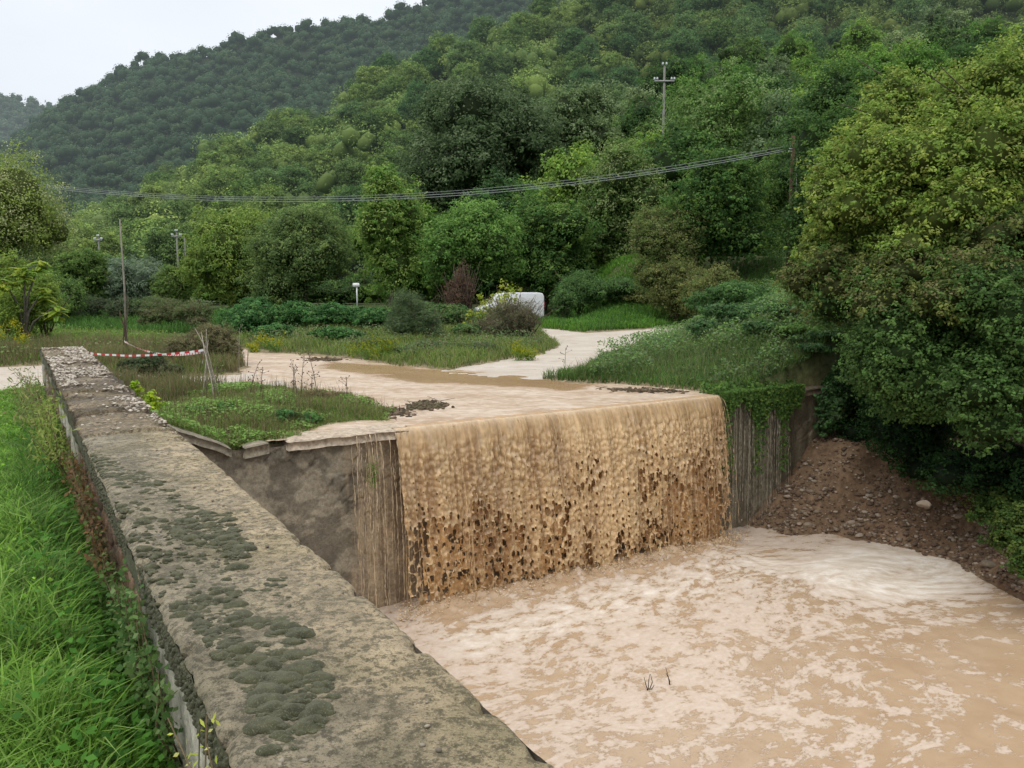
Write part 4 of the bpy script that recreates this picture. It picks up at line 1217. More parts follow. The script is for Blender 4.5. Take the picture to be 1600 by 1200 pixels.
root, B = blobset('overhanging_bush', 'dark green bush hanging low over the rubble bank', 'bush', [(1392, 548, 13.2, 95, 80), (1450, 550, 12.6, 105, 85), (1560, 500, 12, 90, 100), (1335, 468, 14.3, 75, 60), (1420, 620, 12.6, 100, 75), (1540, 630, 11.8, 100, 85), (1650, 560, 12, 100, 150), (1740, 480, 12, 110, 110), (1760, 640, 11.6, 110, 90), (1860, 560, 12, 110, 130)], 403, DG, 200000, .055, .034, (8.6, 12.6, -.2), clump=.17, per=22, low=-.95)
t = trunk_mb(rng, 1.6, .05, B[::4][:12] - np.array([8.6, 12.6, -.2, 0, 0, 0])); V, F_, C = t.out(); obj('trunk', V + np.array([8.6, 12.6, -.2]), F_, M_bark, root, col=C, smooth=True)
blobset('ivy_thicket', 'black-green thicket in the shade behind the end of the weir wall', 'thicket', [(1385, 640, 14.6, 70, 75), (1440, 700, 13.8, 90, 60), (1550, 745, 12.4, 90, 60), (1345, 680, 15.2, 45, 45), (1372, 600, 15.0, 60, 70), (1640, 760, 12, 80, 70)], 404, [(.014, .03, .011), (.02, .04, .014), (.012, .024, .01)], 60000, .05, .03, (8.4, 14.4, -.6), clump=.22, low=-.95, core_col=(.006, .01, .005))
bush('hill_scrub', 'green scrub climbing the bank beyond the right edge of the photo', 'bush', [(1800, 560, 12, 200, .2), (1900, 480, 15, 240, .6), (1720, 700, 10.5, 130, -.6)], 407, [(.04, .075, .025), (.055, .09, .03)], 40000, .07, .045)
blobset('ivy_thicket', 'low green brambles at the right edge above the pool bank', 'thicket', [(1560, 790, 12.0, 50, 28), (1590, 825, 11.0, 50, 38), (1625, 870, 10.2, 50, 34)], 405, [(.03, .055, .018), (.045, .065, .02)], 26000, .04, .026, (6.6, 10.6, -1.2), clump=.25)
bush('elder_bush', 'green sapling bush with drooping leaves in front of the shrub tangle', 'bush', [(1250, 520, 16.8, 90), (1300, 520, 16.2, 70)], 406, [(.035, .08, .026), (.05, .10, .032), (.03, .06, .02)], 36000, .055, .032)

# ivy on the wall
rng = np.random.default_rng(61); k = 11000
n = rng.uniform(10.0, 12.0, k); hang = rng.random(k) ** 2.2 * (.05 + 1.1 * fbm(n * 5, n * 0, 4, 2) ** 1.6) ; col_ = rng.random(k) < .10
n = np.where(col_, np.array([10.12, 10.9, 11.55])[rng.integers(0, 3, k)] + rng.standard_normal(k) * .07, n); hang = np.where(col_, rng.random(k) ** .8 * 1.5, hang)
front = rng.random(k) < .72
d = np.where(front, weir_d(n) - .04 - rng.random(k) * .10, weir_d(n) + rng.random(k) * .5); z = np.where(front, .10 - hang, .03 + rng.random(k) * .26 * fbm(n * 6, d * 5, 3, 4))
x, y = xy(n, d); Nn = unit(np.stack([.3 + 0 * n, -.75 + 0 * n, .45 + 0 * n], 1) + rng.standard_normal((k, 3)) * .5)
V, Q = leaf_quads(rng, np.stack([x, y, z], 1), Nn, rng.uniform(.03, .06, k), rng.uniform(.03, .055, k), .1)
mb = MB().add(V, Q, col=np.repeat(pick(rng, [(.03, .065, .02), (.042, .082, .026), (.022, .045, .015), (.06, .10, .03)], k), 4, 0))
root = thing('ivy', 'green ivy trailing over the right end of the weir wall', 'ivy', (*xy(11, 10.5), 0)); mb.build('foliage', M_leaf, root)
mb = MB()
for i in range(26):
    n0_ = rng.uniform(10.05, 11.9); k_ = 7; hh = np.linspace(0, rng.uniform(.5, 1.7), k_); nn = n0_ + np.cumsum(rng.standard_normal(k_)) * .02; x, y = xy(nn, weir_d(nn) - .04)
    V, Q, T = tube(np.stack([x, y, .05 - hh], 1), .005, 4); mb.add(V, Q, T, col=(.10, .085, .06))
mb.build('stem', M_bark, root)
root = thing('weed', 'small green tuft growing out of the wall beside the left trickles', 'plant', (*xy(3.75, weir_d(3.75) - .05), -.5)); k = 260
n = 3.78 + rng.standard_normal(k) * .035; z = -.48 + rng.standard_normal(k) * .09; x, y = xy(n, weir_d(n) - .08 - .05 * rng.random(k))
V, Q = leaf_quads(rng, np.stack([x, y, z], 1), unit(rng.standard_normal((k, 3)) + [0, -.6, .6]), .035, .015); mb = MB().add(V, Q, col=np.repeat(pick(rng, MD, k), 4, 0)); mb.build('foliage', M_leaf, root)

# ------------------------------------------------------------------ left side trees and mid-field bushes
tree('lime_tree', 'pale flowering tree cut by the left edge of the photo', 'tree', -35, 38, 218, 300, 501, [(.085, .125, .038), (.07, .105, .033), (.14, .16, .09), (.065, .10, .03)], 140000, .10, .055, 1.05, 26, base=0, clump=.19)
for i, (px_, w_, tp_, pal_, lab_) in enumerate([(330, 110, 412, MD, 'first stretch of far hedge under the yellow-green walnut tree'), (420, 120, 418, DK, 'stretch of far hedge between the two walnut trees'), (520, 120, 415, DK, 'dark stretch of far hedge behind the small white notice'), (620, 120, 410, MD, 'green stretch of far hedge left of the rusty dead shrub'), (110, 120, 418, MD, 'stretch of far hedge behind the grey-green hedge at the left'), (10, 120, 412, DK, 'stretch of far hedge at the left edge')]):
    bush('far_hedge', lab_, 'hedge', [(px_ - 30, tp_, 74, w_ * .8, -.3), (px_ + 35, tp_ + 6, 72, w_ * .8, -.3), (px_, tp_ + 16, 66, w_, -.3)], 530 + i, pal_, 16000, .18, .09, stems=4)
bush('field_bush', 'dark green bush behind the bright yellow-green sapling', 'bush', [(40, 440, 33, 150), (95, 430, 36, 90)], 503, DK, 24000, .08, .045)
tree('field_tree', 'bushy green tree with the small crossarm pole rising behind it', 'tree', 145, 62, 392, 110, 504, [(.045, .08, .026), (.06, .10, .032), (.04, .07, .024)], 34000, .15, .08, .95, 14, base=-.3, clump=.2, limbs=4)
bush('olive_tree', 'grey-green misty olive grove bush left of the middle', 'tree', [(222, 396, 62, 110, -.5), (262, 404, 61, 80, -.5), (192, 404, 63, 60, -.5)], 505, [(.062, .088, .058), (.074, .10, .07), (.052, .075, .05)], 26000, .22, .05, stems=3)
bush('field_tree', 'light green rounded tree between the olive bush and the walnut trees', 'tree', [(278, 402, 60, 80, -.3), (262, 425, 56, 50, -.3)], 506, [(.07, .105, .034), (.085, .12, .04), (.055, .085, .028)], 24000, .13, .07, stems=3)
bush('hedge_bush', 'grey-green hedge bush at the back of the grass field on the left', 'hedge', [(80, 458, 42, 110), (140, 462, 40, 100), (195, 466, 39, 70)], 507, [(.055, .072, .040), (.045, .062, .033), (.065, .078, .045)], 34000, .09, .03)
bush('hedge_bush', 'dark green hedge bush behind the thin wooden pole', 'hedge', [(225, 460, 40, 70), (255, 468, 38, 60)], 508, [(.035, .06, .028), (.05, .075, .032)], 18000, .08, .04)
bush('dry_thicket', 'brownish dry thicket behind the striped tape', 'thicket', [(270, 462, 33, 90), (310, 468, 31, 90), (235, 480, 32, 60)], 509, [(.065, .074, .036), (.058, .075, .035), (.05, .078, .030), (.075, .075, .042)], 30000, .07, .02, core_col=(.05, .045, .025))
bush('dry_thicket', 'olive broom thicket bulging onto the pale gravel beside the tape', 'thicket', [(330, 500, 19.5, 100), (292, 520, 18.8, 80), (352, 528, 19.2, 60)], 510, [(.075, .078, .038), (.06, .07, .032), (.09, .085, .048), (.055, .05, .03)], 52000, .07, .010, core_col=(.035, .035, .018), up=1.1)
bush('dry_thicket', 'dark twiggy scrub under the tape just right of the parapet', 'thicket', [(262, 560, 14.8, 50), (230, 550, 16.5, 70), (200, 555, 16.5, 50)], 511, [(.045, .065, .032), (.035, .05, .026), (.06, .06, .035)], 30000, .045, .014, core_col=(.02, .026, .013), up=.9)
bush('bramble_hedge', 'long dark bramble hedge along the back of the flooded gravel', 'hedge', [(395, 468, 28, 110), (460, 470, 28, 120), (530, 472, 27.5, 120), (590, 478, 27, 90), (430, 505, 25.5, 90), (520, 510, 24.5, 110), (370, 490, 27, 60)], 512, [(.028, .070, .026), (.038, .088, .032), (.022, .050, .020), (.055, .105, .04)], 120000, .065, .045, clump=.2)
bush('bramble_bush', 'bramble mound with reddish shoots left of the bronze twiggy bush', 'bush', [(700, 478, 29, 110), (660, 470, 31, 90), (735, 505, 26, 80)], 513, [(.045, .085, .032), (.035, .065, .026), (.07, .10, .04)], 44000, .065, .04)
bush('broom_shrub', 'fine-leaved feathery broom shrub in the middle of the verge', 'shrub', [(640, 452, 25.5, 80), (628, 490, 25, 60), (668, 480, 25, 50)], 514, [(.045, .068, .034), (.055, .08, .038), (.038, .056, .03)], 60000, .085, .008, core=False, stems=30, up=1.2, clump=.36, shell=(.4, 1.2))
bush('verge_weeds', 'mixed grey-green weeds on the verge below the broom shrub', 'weeds', [(590, 528, 22.5, 80), (680, 532, 22, 110), (750, 535, 22, 90), (630, 545, 21, 90)], 515, [(.055, .075, .035), (.07, .08, .045), (.045, .062, .03)], 44000, .06, .012, core_col=(.03, .035, .02), up=1.0)
bush('twiggy_bush', 'bronze-brown twiggy bush in front of the white van', 'bush', [(800, 456, 27, 105), (820, 472, 26, 70), (768, 492, 26, 80)], 516, [(.062, .055, .036), (.05, .048, .030), (.074, .068, .042), (.048, .062, .030)], 50000, .05, .012, core=False, stems=70, clump=.24, up=.9)
bush('yellow_sapling', 'thin sapling with bright yellow-green leaves left of the white van', 'sapling', [(790, 432, 30, 60), (760, 455, 29, 70), (735, 478, 28, 36)], 517, [(.12, .155, .035), (.095, .135, .03), (.13, .15, .045)], 1100, .11, .06, core=False, stems=9)
bush('dead_shrub', 'rusty dead shrub standing before the green trees', 'shrub', [(724, 403, 40, 45), (712, 430, 40, 50)], 518, [(.085, .058, .036), (.07, .052, .034), (.06, .052, .032)], 9000, .10, .014, core=False, stems=60, up=1.2)
bush('island_weeds', 'tuft of dry brown weeds at the tip of the grass island', 'weeds', [(520, 615, 13.2, 80), (560, 630, 12.7, 60), (490, 628, 12.9, 60)], 519, [(.09, .075, .045), (.07, .075, .035), (.055, .06, .03)], 16000, .05, .007, core=False, stems=14, up=1.2, clump=.35)
bush('leafy_weed', 'yellow-green leafy weed leaning over the parapet edge', 'weed', [(208, 585, 10.6, 26), (228, 612, 9.8, 44)], 520, [(.16, .22, .035), (.10, .17, .03), (.13, .19, .04)], 700, .05, .035, core=False, stems=4, clump=.4)
bush('bramble_bush', 'low bramble patch on the island beside the sloping coping', 'bush', [(300, 635, 11.4, 60), (350, 640, 11.6, 50)], 521, [(.04, .085, .03), (.055, .105, .035)], 2600, .045, .03, core=False, stems=5, clump=.35)
bush('bramble_bush', 'broad leafed plant on the island near the dry weeds', 'bush', [(480, 650, 11.2, 50), (440, 655, 11.2, 50)], 522, [(.045, .09, .035), (.06, .11, .04)], 1600, .05, .035, core=False, stems=3, clump=.4)

# bright pinnate-leaved sapling on the left (tree of heaven)
rng = np.random.default_rng(44)


def pinnate(mb, s, e, droop, nl, ll, lw, col):
    s, e = np.array(s, float), np.array(e, float); t = np.linspace(0, 1, nl); P = s + (e - s) * t[:, None]; P[:, 2] -= droop * t ** 2
    V, Q, T = tube(P, .004, 3, False); mb.add(V, Q, col=(.12, .14, .04))
    dr = unit(np.gradient(P, axis=0)); sd_ = unit(np.cross(dr, [0, 0, 1.])); ln = ll * np.sin(PI * np.clip(t * .9 + .12, 0, 1)) ** .6
    for sg in (-1, 1):
        tp = P + (sd_ * sg * .9 + dr * .35) * ln[:, None] - [0, 0, ll * .25]; up_ = dr * lw / 2
        V = np.stack([P, (P + tp) / 2 + up_, tp, (P + tp) / 2 - up_], 1).reshape(-1, 3)
        mb.add(V, np.arange(nl * 4).reshape(nl, 4), col=np.repeat(np.array(col) * rng.uniform(.8, 1.25, (nl, 1)), 4, 0))


def pinnate_tree(label, px, Y, top, H_px, Rm, nfr, seed, lens=.75, colr=(.11, .155, .036)):
    x = (px - 800) / F * Y; zb = G(x, Y); zt = CZ + elev(top) * Y
    root = thing('tree_of_heaven', label, 'sapling', (x, Y, zb)); mb = MB(); tr = MB()
    tops = []
    for i in range(6):
        e = np.array([x + rng.normal() * Rm * .5, Y + rng.normal() * Rm * .4, zb + (zt - zb) * (.38 + .62 * (i + .5) / 6)])
        P = np.stack([[x, Y, zb - .05], [x + (e[0] - x) * .3, Y, zb + (e[2] - zb) * .55], e]); V, Q, T = tube(P, [.05, .035, .012], 5); tr.add(V, Q, T, col=(.11, .10, .08)); tops.append(e)
    for i in range(nfr):
        s = tops[rng.integers(0, 6)] + np.array([0, 0, -rng.random() * .35]); a = rng.random() * 6.28; l = lens * rng.uniform(.7, 1.2)
        pinnate(mb, s, s + np.array([math.cos(a) * l, math.sin(a) * l, rng.uniform(-.25, .55) * l]), .35 * l, 11, .17 * lens / .75 * 1.3, .055, pick(rng, [colr, (colr[0] * .7, colr[1] * .85, colr[2]), (colr[0] * 1.25, colr[1] * 1.05, colr[2])], 1)[0])
    mb.build('foliage', M_leaf, root); tr.build('trunk', M_bark, root, smooth=True)


pinnate_tree('yellow-green sapling with feathery compound leaves at the left edge', 38, 25, 398, 0, 1.3, 150, 1, lens=.34)
bush('leafy_sapling', 'soft light green leafy growth around the feathery sapling at the left edge', 'sapling', [(20, 392, 26, 110), (70, 420, 26, 80), (30, 432, 25.5, 110)], 502, [(.085, .125, .036), (.07, .11, .032), (.10, .14, .04)], 26000, .10, .032, core=False, stems=8, clump=.26)

# yellow flowering clumps
def flowers(label, spots, seed):
    rng = np.random.default_rng(seed); P = []; px, tp, Y, wp = spots[0]
    root = thing('goldenrod', label, 'flowers', ((px - 800) / F * Y, Y, G((px - 800) / F * Y, Y)))
    fl, lf = MB(), MB()
    for px, tp, Y, wp in spots:
        x = (px - 800) / F * Y; zb = G(x, Y); H = CZ + elev(tp) * Y - zb; R = wp / F * Y / 2
        for i in range(9):
            bx_, by_ = x + rng.normal() * R * .4, Y + rng.normal() * R * .4; e = np.array([x + rng.normal() * R * .7, Y + rng.normal() * R * .5, zb + H * rng.uniform(.5, 1)])
            V, Q, T = tube(np.stack([[bx_, by_, zb - .02], e]), .006, 3, False); lf.add(V, Q, col=(.07, .09, .03))
            k = 34; C = e + rng.standard_normal((k, 3)) * [.055, .055, .07]; V, Q = leaf_quads(rng, C, unit(rng.standard_normal((k, 3)) + [0, -.3, 1]), .035, .03); fl.add(V, Q, col=np.repeat(pick(rng, [(.36, .38, .02), (.30, .33, .02), (.18, .22, .03)], k), 4, 0))
            k = 40; C = np.array([bx_, by_, zb]) + (e - [bx_, by_, zb]) * rng.random((k, 1)) + rng.standard_normal((k, 3)) * .05; V, Q = leaf_quads(rng, C, unit(rng.standard_normal((k, 3)) + [0, 0, .8]), .06, .016); lf.add(V, Q, col=np.repeat(pick(rng, MD, k), 4, 0))
    tag(fl.build('flower', M_flower, root), kind='stuff'); lf.build('foliage', M_leaf, root)


flowers('yellow flowering clump at the far left end of the bramble hedge', [(425, 522, 22.8, 34), (395, 540, 23, 24)], 1)
flowers('wide yellow flowering clump at the edge of the brown pond', [(575, 532, 20.8, 36), (607, 533, 20.6, 36), (590, 545, 20.4, 50)], 2)
flowers('small yellow flowering clump beside the white gravel road', [(812, 538, 20.6, 30), (828, 548, 20.6, 20)], 3)
flowers('yellow flowers in the field at the left edge of the photo', [(15, 500, 22, 26), (35, 520, 21, 20)], 4)

# ------------------------------------------------------------------ grasses
def blades(rng, x, y, z, h, wd, lean, cols, segs=2):
    n = len(x); a = rng.random(n) * 2 * PI; dx, dy = np.cos(a), np.sin(a); b = a + PI / 2 + rng.normal(0, .5, n); wx, wy = np.cos(b) * wd / 2, np.sin(b) * wd / 2
    P0 = np.stack([x, y, z - .01], 1); l = lean * h * rng.uniform(.2, 1.5, n)
    P1 = P0 + np.stack([dx * l * .35, dy * l * .35, h * .6], 1); P2 = P0 + np.stack([dx * l, dy * l, h * rng.uniform(.75, 1.0, n)], 1)
    W = np.stack([wx, wy, 0 * wx], 1)
    V = np.stack([P0 - W, P0 + W, P1 + W * .75, P1 - W * .75, P2], 1).reshape(-1, 3); i = np.arange(n) * 5
    Q = np.stack([i, i + 1, i + 2, i + 3], 1); T = np.stack([i + 3, i + 2, i + 4], 1)
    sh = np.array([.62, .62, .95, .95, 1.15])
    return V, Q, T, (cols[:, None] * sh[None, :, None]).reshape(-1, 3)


def grass(name, label, P, n, h, wd, lean, pal, seed, cond=None, hv=.4, far=9.0, patchy=.35, sink=0.0, cat='grass'):
    rng = np.random.default_rng(seed); P = np.array(P); x0, y0 = P.min(0); x1, y1 = P.max(0); xs, ys = [], []; got = 0
    for _ in range(40):
        m = n * 2; x = rng.uniform(x0, x1, m); y = rng.uniform(y0, y1, m); r = np.hypot(x, y)
        rmin = max(1.0, np.hypot(P[:, 0], P[:, 1]).min() * .9)
        ok = rng.random(m) < (rmin / np.maximum(r, rmin)) ** 1.3; x, y = x[ok], y[ok]
        ok = inpoly(x, y, P)
        if cond is not None and ok.any(): ok &= cond(x, y)
        x, y = x[ok], y[ok]; ok = fbm(x * 1.7, y * 1.7, 3, seed + 5) > patchy * rng.random(len(x)); x, y = x[ok], y[ok]
        xs.append(x); ys.append(y); got += len(x)
        if got > n: break
    x = np.concatenate(xs)[:n]; y = np.concatenate(ys)[:n]; r = np.hypot(x, y); k = len(x)
    s = np.maximum(1, r / far) ** .55; cl_ = fbm(x * 2.5, y * 2.5, 3, seed + 9)
    hh = h * rng.uniform(1 - hv, 1 + hv, k) * (.5 + cl_) ; ww = wd * rng.uniform(.7, 1.3, k) * s
    t = fbm(x * 1.1, y * 1.1, 3, seed + 11)
    c = pick(rng, pal, k) * (.72 + .56 * t)[:, None] * rng.uniform(.8, 1.2, (k, 1))
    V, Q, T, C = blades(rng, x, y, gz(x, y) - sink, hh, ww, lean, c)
    o = MB().add(V, Q, T, col=C).build(name, M_grass); tag(o, label, cat, kind='stuff'); return o


def offroad(m=.12, s=.05):
    def f(x, y):
        n, d, r, s1, s2, s3 = ground_parts(x, y); return (np.minimum(s1, np.minimum(s2, s3)) > m) & ~((n > .66) & (d < weir_d(n) + .08))
    return f


GR = [(.072, .145, .028), (.088, .165, .033), (.058, .12, .025), (.12, .185, .05)]
GR2 = [(.070, .115, .034), (.085, .13, .042), (.055, .095, .030), (.115, .125, .058)]
LAWN = ND([(.34, .4), (.34, 6), (.36, 11), (.38, 16.8), (-2.5, 18.3), (-9, 19), (-9, 6), (-5, 2.2), (-3.2, .2), (-1.5, -.6)])
lc = lambda x, y: (nd(x, y)[0] < .36) & offroad()(x, y)
grass('lawn_grass', 'lush bright green grass on the left of the parapet', LAWN, 280000, .062, .0065, 1.35, [(q[0] * .80, q[1] * .92, q[2]) for q in GR], 601, lc, far=4)
NEAR = ND([(.12, .3), (.18, 5.5), (-1.6, 5.2), (-2.6, 3.0), (-2.2, .2), (-.5, -.4)])
grass('lawn_grass', 'near tufts of broad long grass at the bottom left', NEAR, 50000, .11, .0075, 1.3, [(q[0] * .75, q[1] * .85, q[2]) for q in GR], 602, lc, far=3, hv=.6)
WB = ND([(.36, 3.4), (.36, 8), (.36, 15), (.1, 15), (.0, 8), (-.05, 3.4)])
grass('wall_foot_grass', 'longer rough grass along the foot of the parapet', WB, 13000, .10, .006, 1.0, [(.055, .115, .028), (.045, .095, .025), (.08, .11, .04)], 603, lc, far=4)
ISL = ND([(.95, 10.0), (2.3, 10.1), (3.2, 10.2), (5.2, 10.4), (5.2, 17.5), (.95, 17.5)])
ISLc = lambda x, y: offroad(.02)(x, y) & (nd(x, y)[0] > .95)
grass('island_grass', 'green grass on the little island above the weir', ISL, 52000, .10, .006, .7, GR2, 604, ISLc)
grass('dry_stalks', 'thin dry stalks standing in the island grass', ISL, 5200, .26, .004, .25, [(.14, .12, .07), (.10, .10, .05), (.08, .055, .04)], 605, ISLc)
FIELD = ND([(.95, 12), (3.2, 16), (5, 24), (4, 32), (-3, 46), (-22, 60), (-34, 50), (-22, 34), (-9, 19.5), (-2, 19.5), (.2, 20)])
grass('field_grass', 'bright green meadow grass beyond the end of the parapet', FIELD, 110000, .15, .010, .6, [(.055, .12, .03), (.07, .14, .035), (.05, .095, .028), (.095, .12, .05)], 606, offroad(.1), far=10)
grass('field_weeds', 'taller brownish weeds between the track and the meadow', ND([(.9, 11.5), (4.5, 17.2), (4.4, 25), (1, 27), (-9, 24), (-9, 21.5), (.2, 21.2)]), 30000, .32, .007, .45, [(.08, .085, .04), (.06, .08, .032), (.10, .085, .05)], 607, offroad(.15), far=10)
VERGE = PX([(360, 545), (430, 553), (560, 563), (640, 578), (700, 582), (760, 570), (850, 556), (880, 541), (858, 528), (846, 520), (820, 500), (640, 492), (380, 492)])
grass('verge_grass', 'mixed green grass along the verge behind the brown pond', VERGE, 60000, .20, .011, .6, GR2, 608, offroad(.05), far=10)
BANK = PX([(800, 590), (890, 600), (1000, 607), (1108, 616), (1290, 612), (1420, 600), (1420, 500), (1200, 500), (1068, 517), (1030, 533), (960, 556), (905, 577), (870, 590)])
grass('slope_grass', 'thick green grass on the slope between the gravel road and the weir', BANK, 80000, .15, .010, .8, [(.050, .10, .030), (.04, .082, .028), (.065, .12, .035), (.08, .10, .04)], 609, offroad(.05), far=10)
grass('slope_weeds', 'tall grey-green weeds on the slope above the stream', BANK, 12000, .30, .007, .4, [(.06, .08, .038), (.08, .09, .045), (.045, .065, .03)], 610, offroad(.35), far=10)
VERG2 = PX([(845, 515), (910, 521), (1000, 516), (1064, 510), (1100, 500), (1090, 482), (960, 486), (860, 492)])
grass('road_grass', 'short bright grass patch beyond the gravel road', VERG2, 40000, .20, .02, .6, [(.06, .14, .03), (.05, .12, .028), (.08, .15, .04)], 611, offroad(.05), far=20)
FARF = [(-60, 55), (-16, 50), (-4, 44), (18, 44), (14, 34), (0, 31), (-12, 29), (-22, 34), (-40, 45)]
grass('far_grass', 'low green ground cover at the foot of the middle trees', FARF, 60000, .28, .03, .6, [(.045, .10, .028), (.055, .11, .032), (.04, .08, .025)], 612, offroad(.2), far=30)

def leafcover(name, label, P, n, size, hmax, pal, seed, cond=None, wr=.7, hs=1.4, patchy=.5):
    rng = np.random.default_rng(seed); P = np.array(P); x0, y0 = P.min(0); x1, y1 = P.max(0); m = n * 5
    x = rng.uniform(x0, x1, m); y = rng.uniform(y0, y1, m); ok = inpoly(x, y, P); x, y = x[ok], y[ok]
    if cond is not None: ok = cond(x, y); x, y = x[ok], y[ok]
    H = hmax * sm(fbm(x * hs, y * hs, 3, seed), .35, .7) + .02; ok = fbm(x * 2.3, y * 2.3, 3, seed + 3) > patchy * rng.random(len(x)); x, y, H = x[ok][:n], y[ok][:n], H[ok][:n]; k = len(x)
    z = gz(x, y) + H * np.sqrt(rng.random(k)); s = rng.uniform(.6, 1.4, k) * size
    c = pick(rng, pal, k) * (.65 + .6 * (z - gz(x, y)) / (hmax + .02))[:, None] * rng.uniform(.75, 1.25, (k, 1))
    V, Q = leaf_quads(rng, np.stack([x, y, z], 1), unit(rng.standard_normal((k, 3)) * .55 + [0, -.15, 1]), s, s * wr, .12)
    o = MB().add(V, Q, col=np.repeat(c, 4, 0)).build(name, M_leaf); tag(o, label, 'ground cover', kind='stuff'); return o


leafcover('bank_undergrowth', 'leafy nettles and brambles matted over the slope right of the stream', BANK, 130000, .055, .50, [(.045, .085, .03), (.035, .07, .026), (.06, .10, .036), (.055, .08, .045)], 701, offroad(.3), hs=.9, patchy=.25)
leafcover('verge_undergrowth', 'low leafy weeds mixed into the verge behind the brown pond', VERGE, 50000, .05, .38, [(.05, .08, .034), (.065, .085, .045), (.045, .07, .03), (.08, .07, .045)], 702, offroad(.25), hs=1.0)
leafcover('field_undergrowth', 'patches of darker leafy weeds in the meadow', FIELD, 40000, .07, .28, [(.05, .095, .03), (.065, .09, .036), (.07, .075, .04)], 703, offroad(.2), hs=.7)
leafcover('island_undergrowth', 'small creeping leaves on the grass island above the weir', ISL, 26000, .04, .13, [(.05, .10, .03), (.07, .11, .04)], 704, ISLc)
leafcover('lawn_clover', 'small round clover leaves among the lawn grass', LAWN, 26000, .022, .07, [(.05, .12, .025), (.065, .14, .03)], 705, lc, wr=.9, hs=2.0)
leafcover('bank_moss', 'thin green weeds at the right side of the rubble bank', ND([(12.2, 5), (14, 5), (14, 9), (12.9, 9), (12.6, 7.5)]), 5000, .04, .15, [(.04, .07, .02), (.06, .075, .025)], 706)

# leafy ground plants at the foot of the wall and in the lawn
rng = np.random.default_rng(88); k = 5200; d = rng.uniform(.9, 9, k); n = .33 - np.abs(rng.standard_normal(k)) * .16; m = fbm(d * 1.2, n * 2, 3, 3) > .45; d, n = d[m], n[m]; k = len(d)
x, y = xy(n, d); z = gz(x, y) + rng.random(k) * .14; V, Q = leaf_quads(rng, np.stack([x, y, z], 1), unit(rng.standard_normal((k, 3)) * .5 + [-.3, -.3, 1]), rng.uniform(.02, .045, k), rng.uniform(.015, .03, k), .08)
o = MB().add(V, Q, col=np.repeat(pick(rng, [(.04, .10, .022), (.055, .13, .03), (.03, .075, .018)], k), 4, 0)).build('ground_ivy', M_grass); tag(o, 'small round leaves creeping along the foot of the parapet', 'ground cover', kind='stuff')


def wall_plant(label, d0, d1, k, seed, pal, ln, wdt, z0, z1, out=.1, twig=10, name='wall_plant', n0=N0):
    rng = np.random.default_rng(seed); root = thing(name, label, 'plant', (*xy(n0, (d0 + d1) / 2), z0))
    mb, tw = MB(), MB(); tips = []
    for i in range(twig):
        d = rng.uniform(d0, d1); P = np.array([[n0 + .03, d, z0], [n0 - out * rng.uniform(.3, 1), d + rng.normal() * .05, (z0 + z1) / 2], [n0 - out * rng.uniform(.3, 1.4), d + rng.normal() * .12, z1 * rng.uniform(.85, 1.05)]]); x, y = xy(P[:, 0], P[:, 1]); Pw = np.stack([x, y, P[:, 2]], 1)
        V, Q, T = tube(Pw, [.004, .003, .0015], 4); tw.add(V, Q, T, col=(.12, .09, .05)); tips.append(Pw)
    tips = np.array(tips); i = rng.integers(0, twig, k); t = rng.random(k)[:, None]
    C = np.where(t < .5, tips[i, 0] + (tips[i, 1] - tips[i, 0]) * t * 2, tips[i, 1] + (tips[i, 2] - tips[i, 1]) * (t * 2 - 1)) + rng.standard_normal((k, 3)) * ln * .7
    V, Q = leaf_quads(rng, C, unit(rng.standard_normal((k, 3)) + [-.4, -.3, .8]), ln * rng.uniform(.6, 1.3, k), wdt * rng.uniform(.6, 1.3, k), .1); mb.add(V, Q, col=np.repeat(pick(rng, pal, k), 4, 0))
    mb.build('foliage', M_leaf, root); tw.build('stem', M_twig, root)


wall_plant('yellow-green weed sprouting at the near lip of the parapet', 1.52, 1.80, 420, 1, [(.16, .19, .05), (.12, .15, .04), (.22, .23, .09)], .020, .008, .62, .93, .09, 16)
wall_plant('dark ivy patch climbing the outer face below the moss', 2.6, 3.9, 1400, 2, [(.03, .06, .022), (.045, .08, .028), (.06, .09, .04)], .028, .022, .42, .80, .06, 24)
wall_plant('reddish-brown creeper on the outer face half way along the parapet', 3.9, 6.6, 1700, 3, [(.06, .042, .022), (.05, .045, .024), (.038, .058, .022), (.075, .055, .026)], .03, .018, .40, .80, .08, 40)
wall_plant('tall leafy weed standing against the outer face of the parapet', 6.4, 8.2, 1500, 4, [(.09, .12, .035), (.07, .105, .03), (.12, .14, .05)], .06, .012, .35, 1.0, .22, 26)
wall_plant('bushy weeds at the far outer side of the parapet', 8.6, 12.5, 2200, 5, [(.07, .10, .035), (.055, .08, .03), (.11, .11, .05)], .07, .014, .15, .85, .30, 40)
wall_plant('pale fluffy weed in the bottom left corner of the photo', .95, 1.15, 260, 6, [(.30, .36, .2), (.22, .3, .14)], .016, .010, .42, .60, .10, 8, n0=-.22)

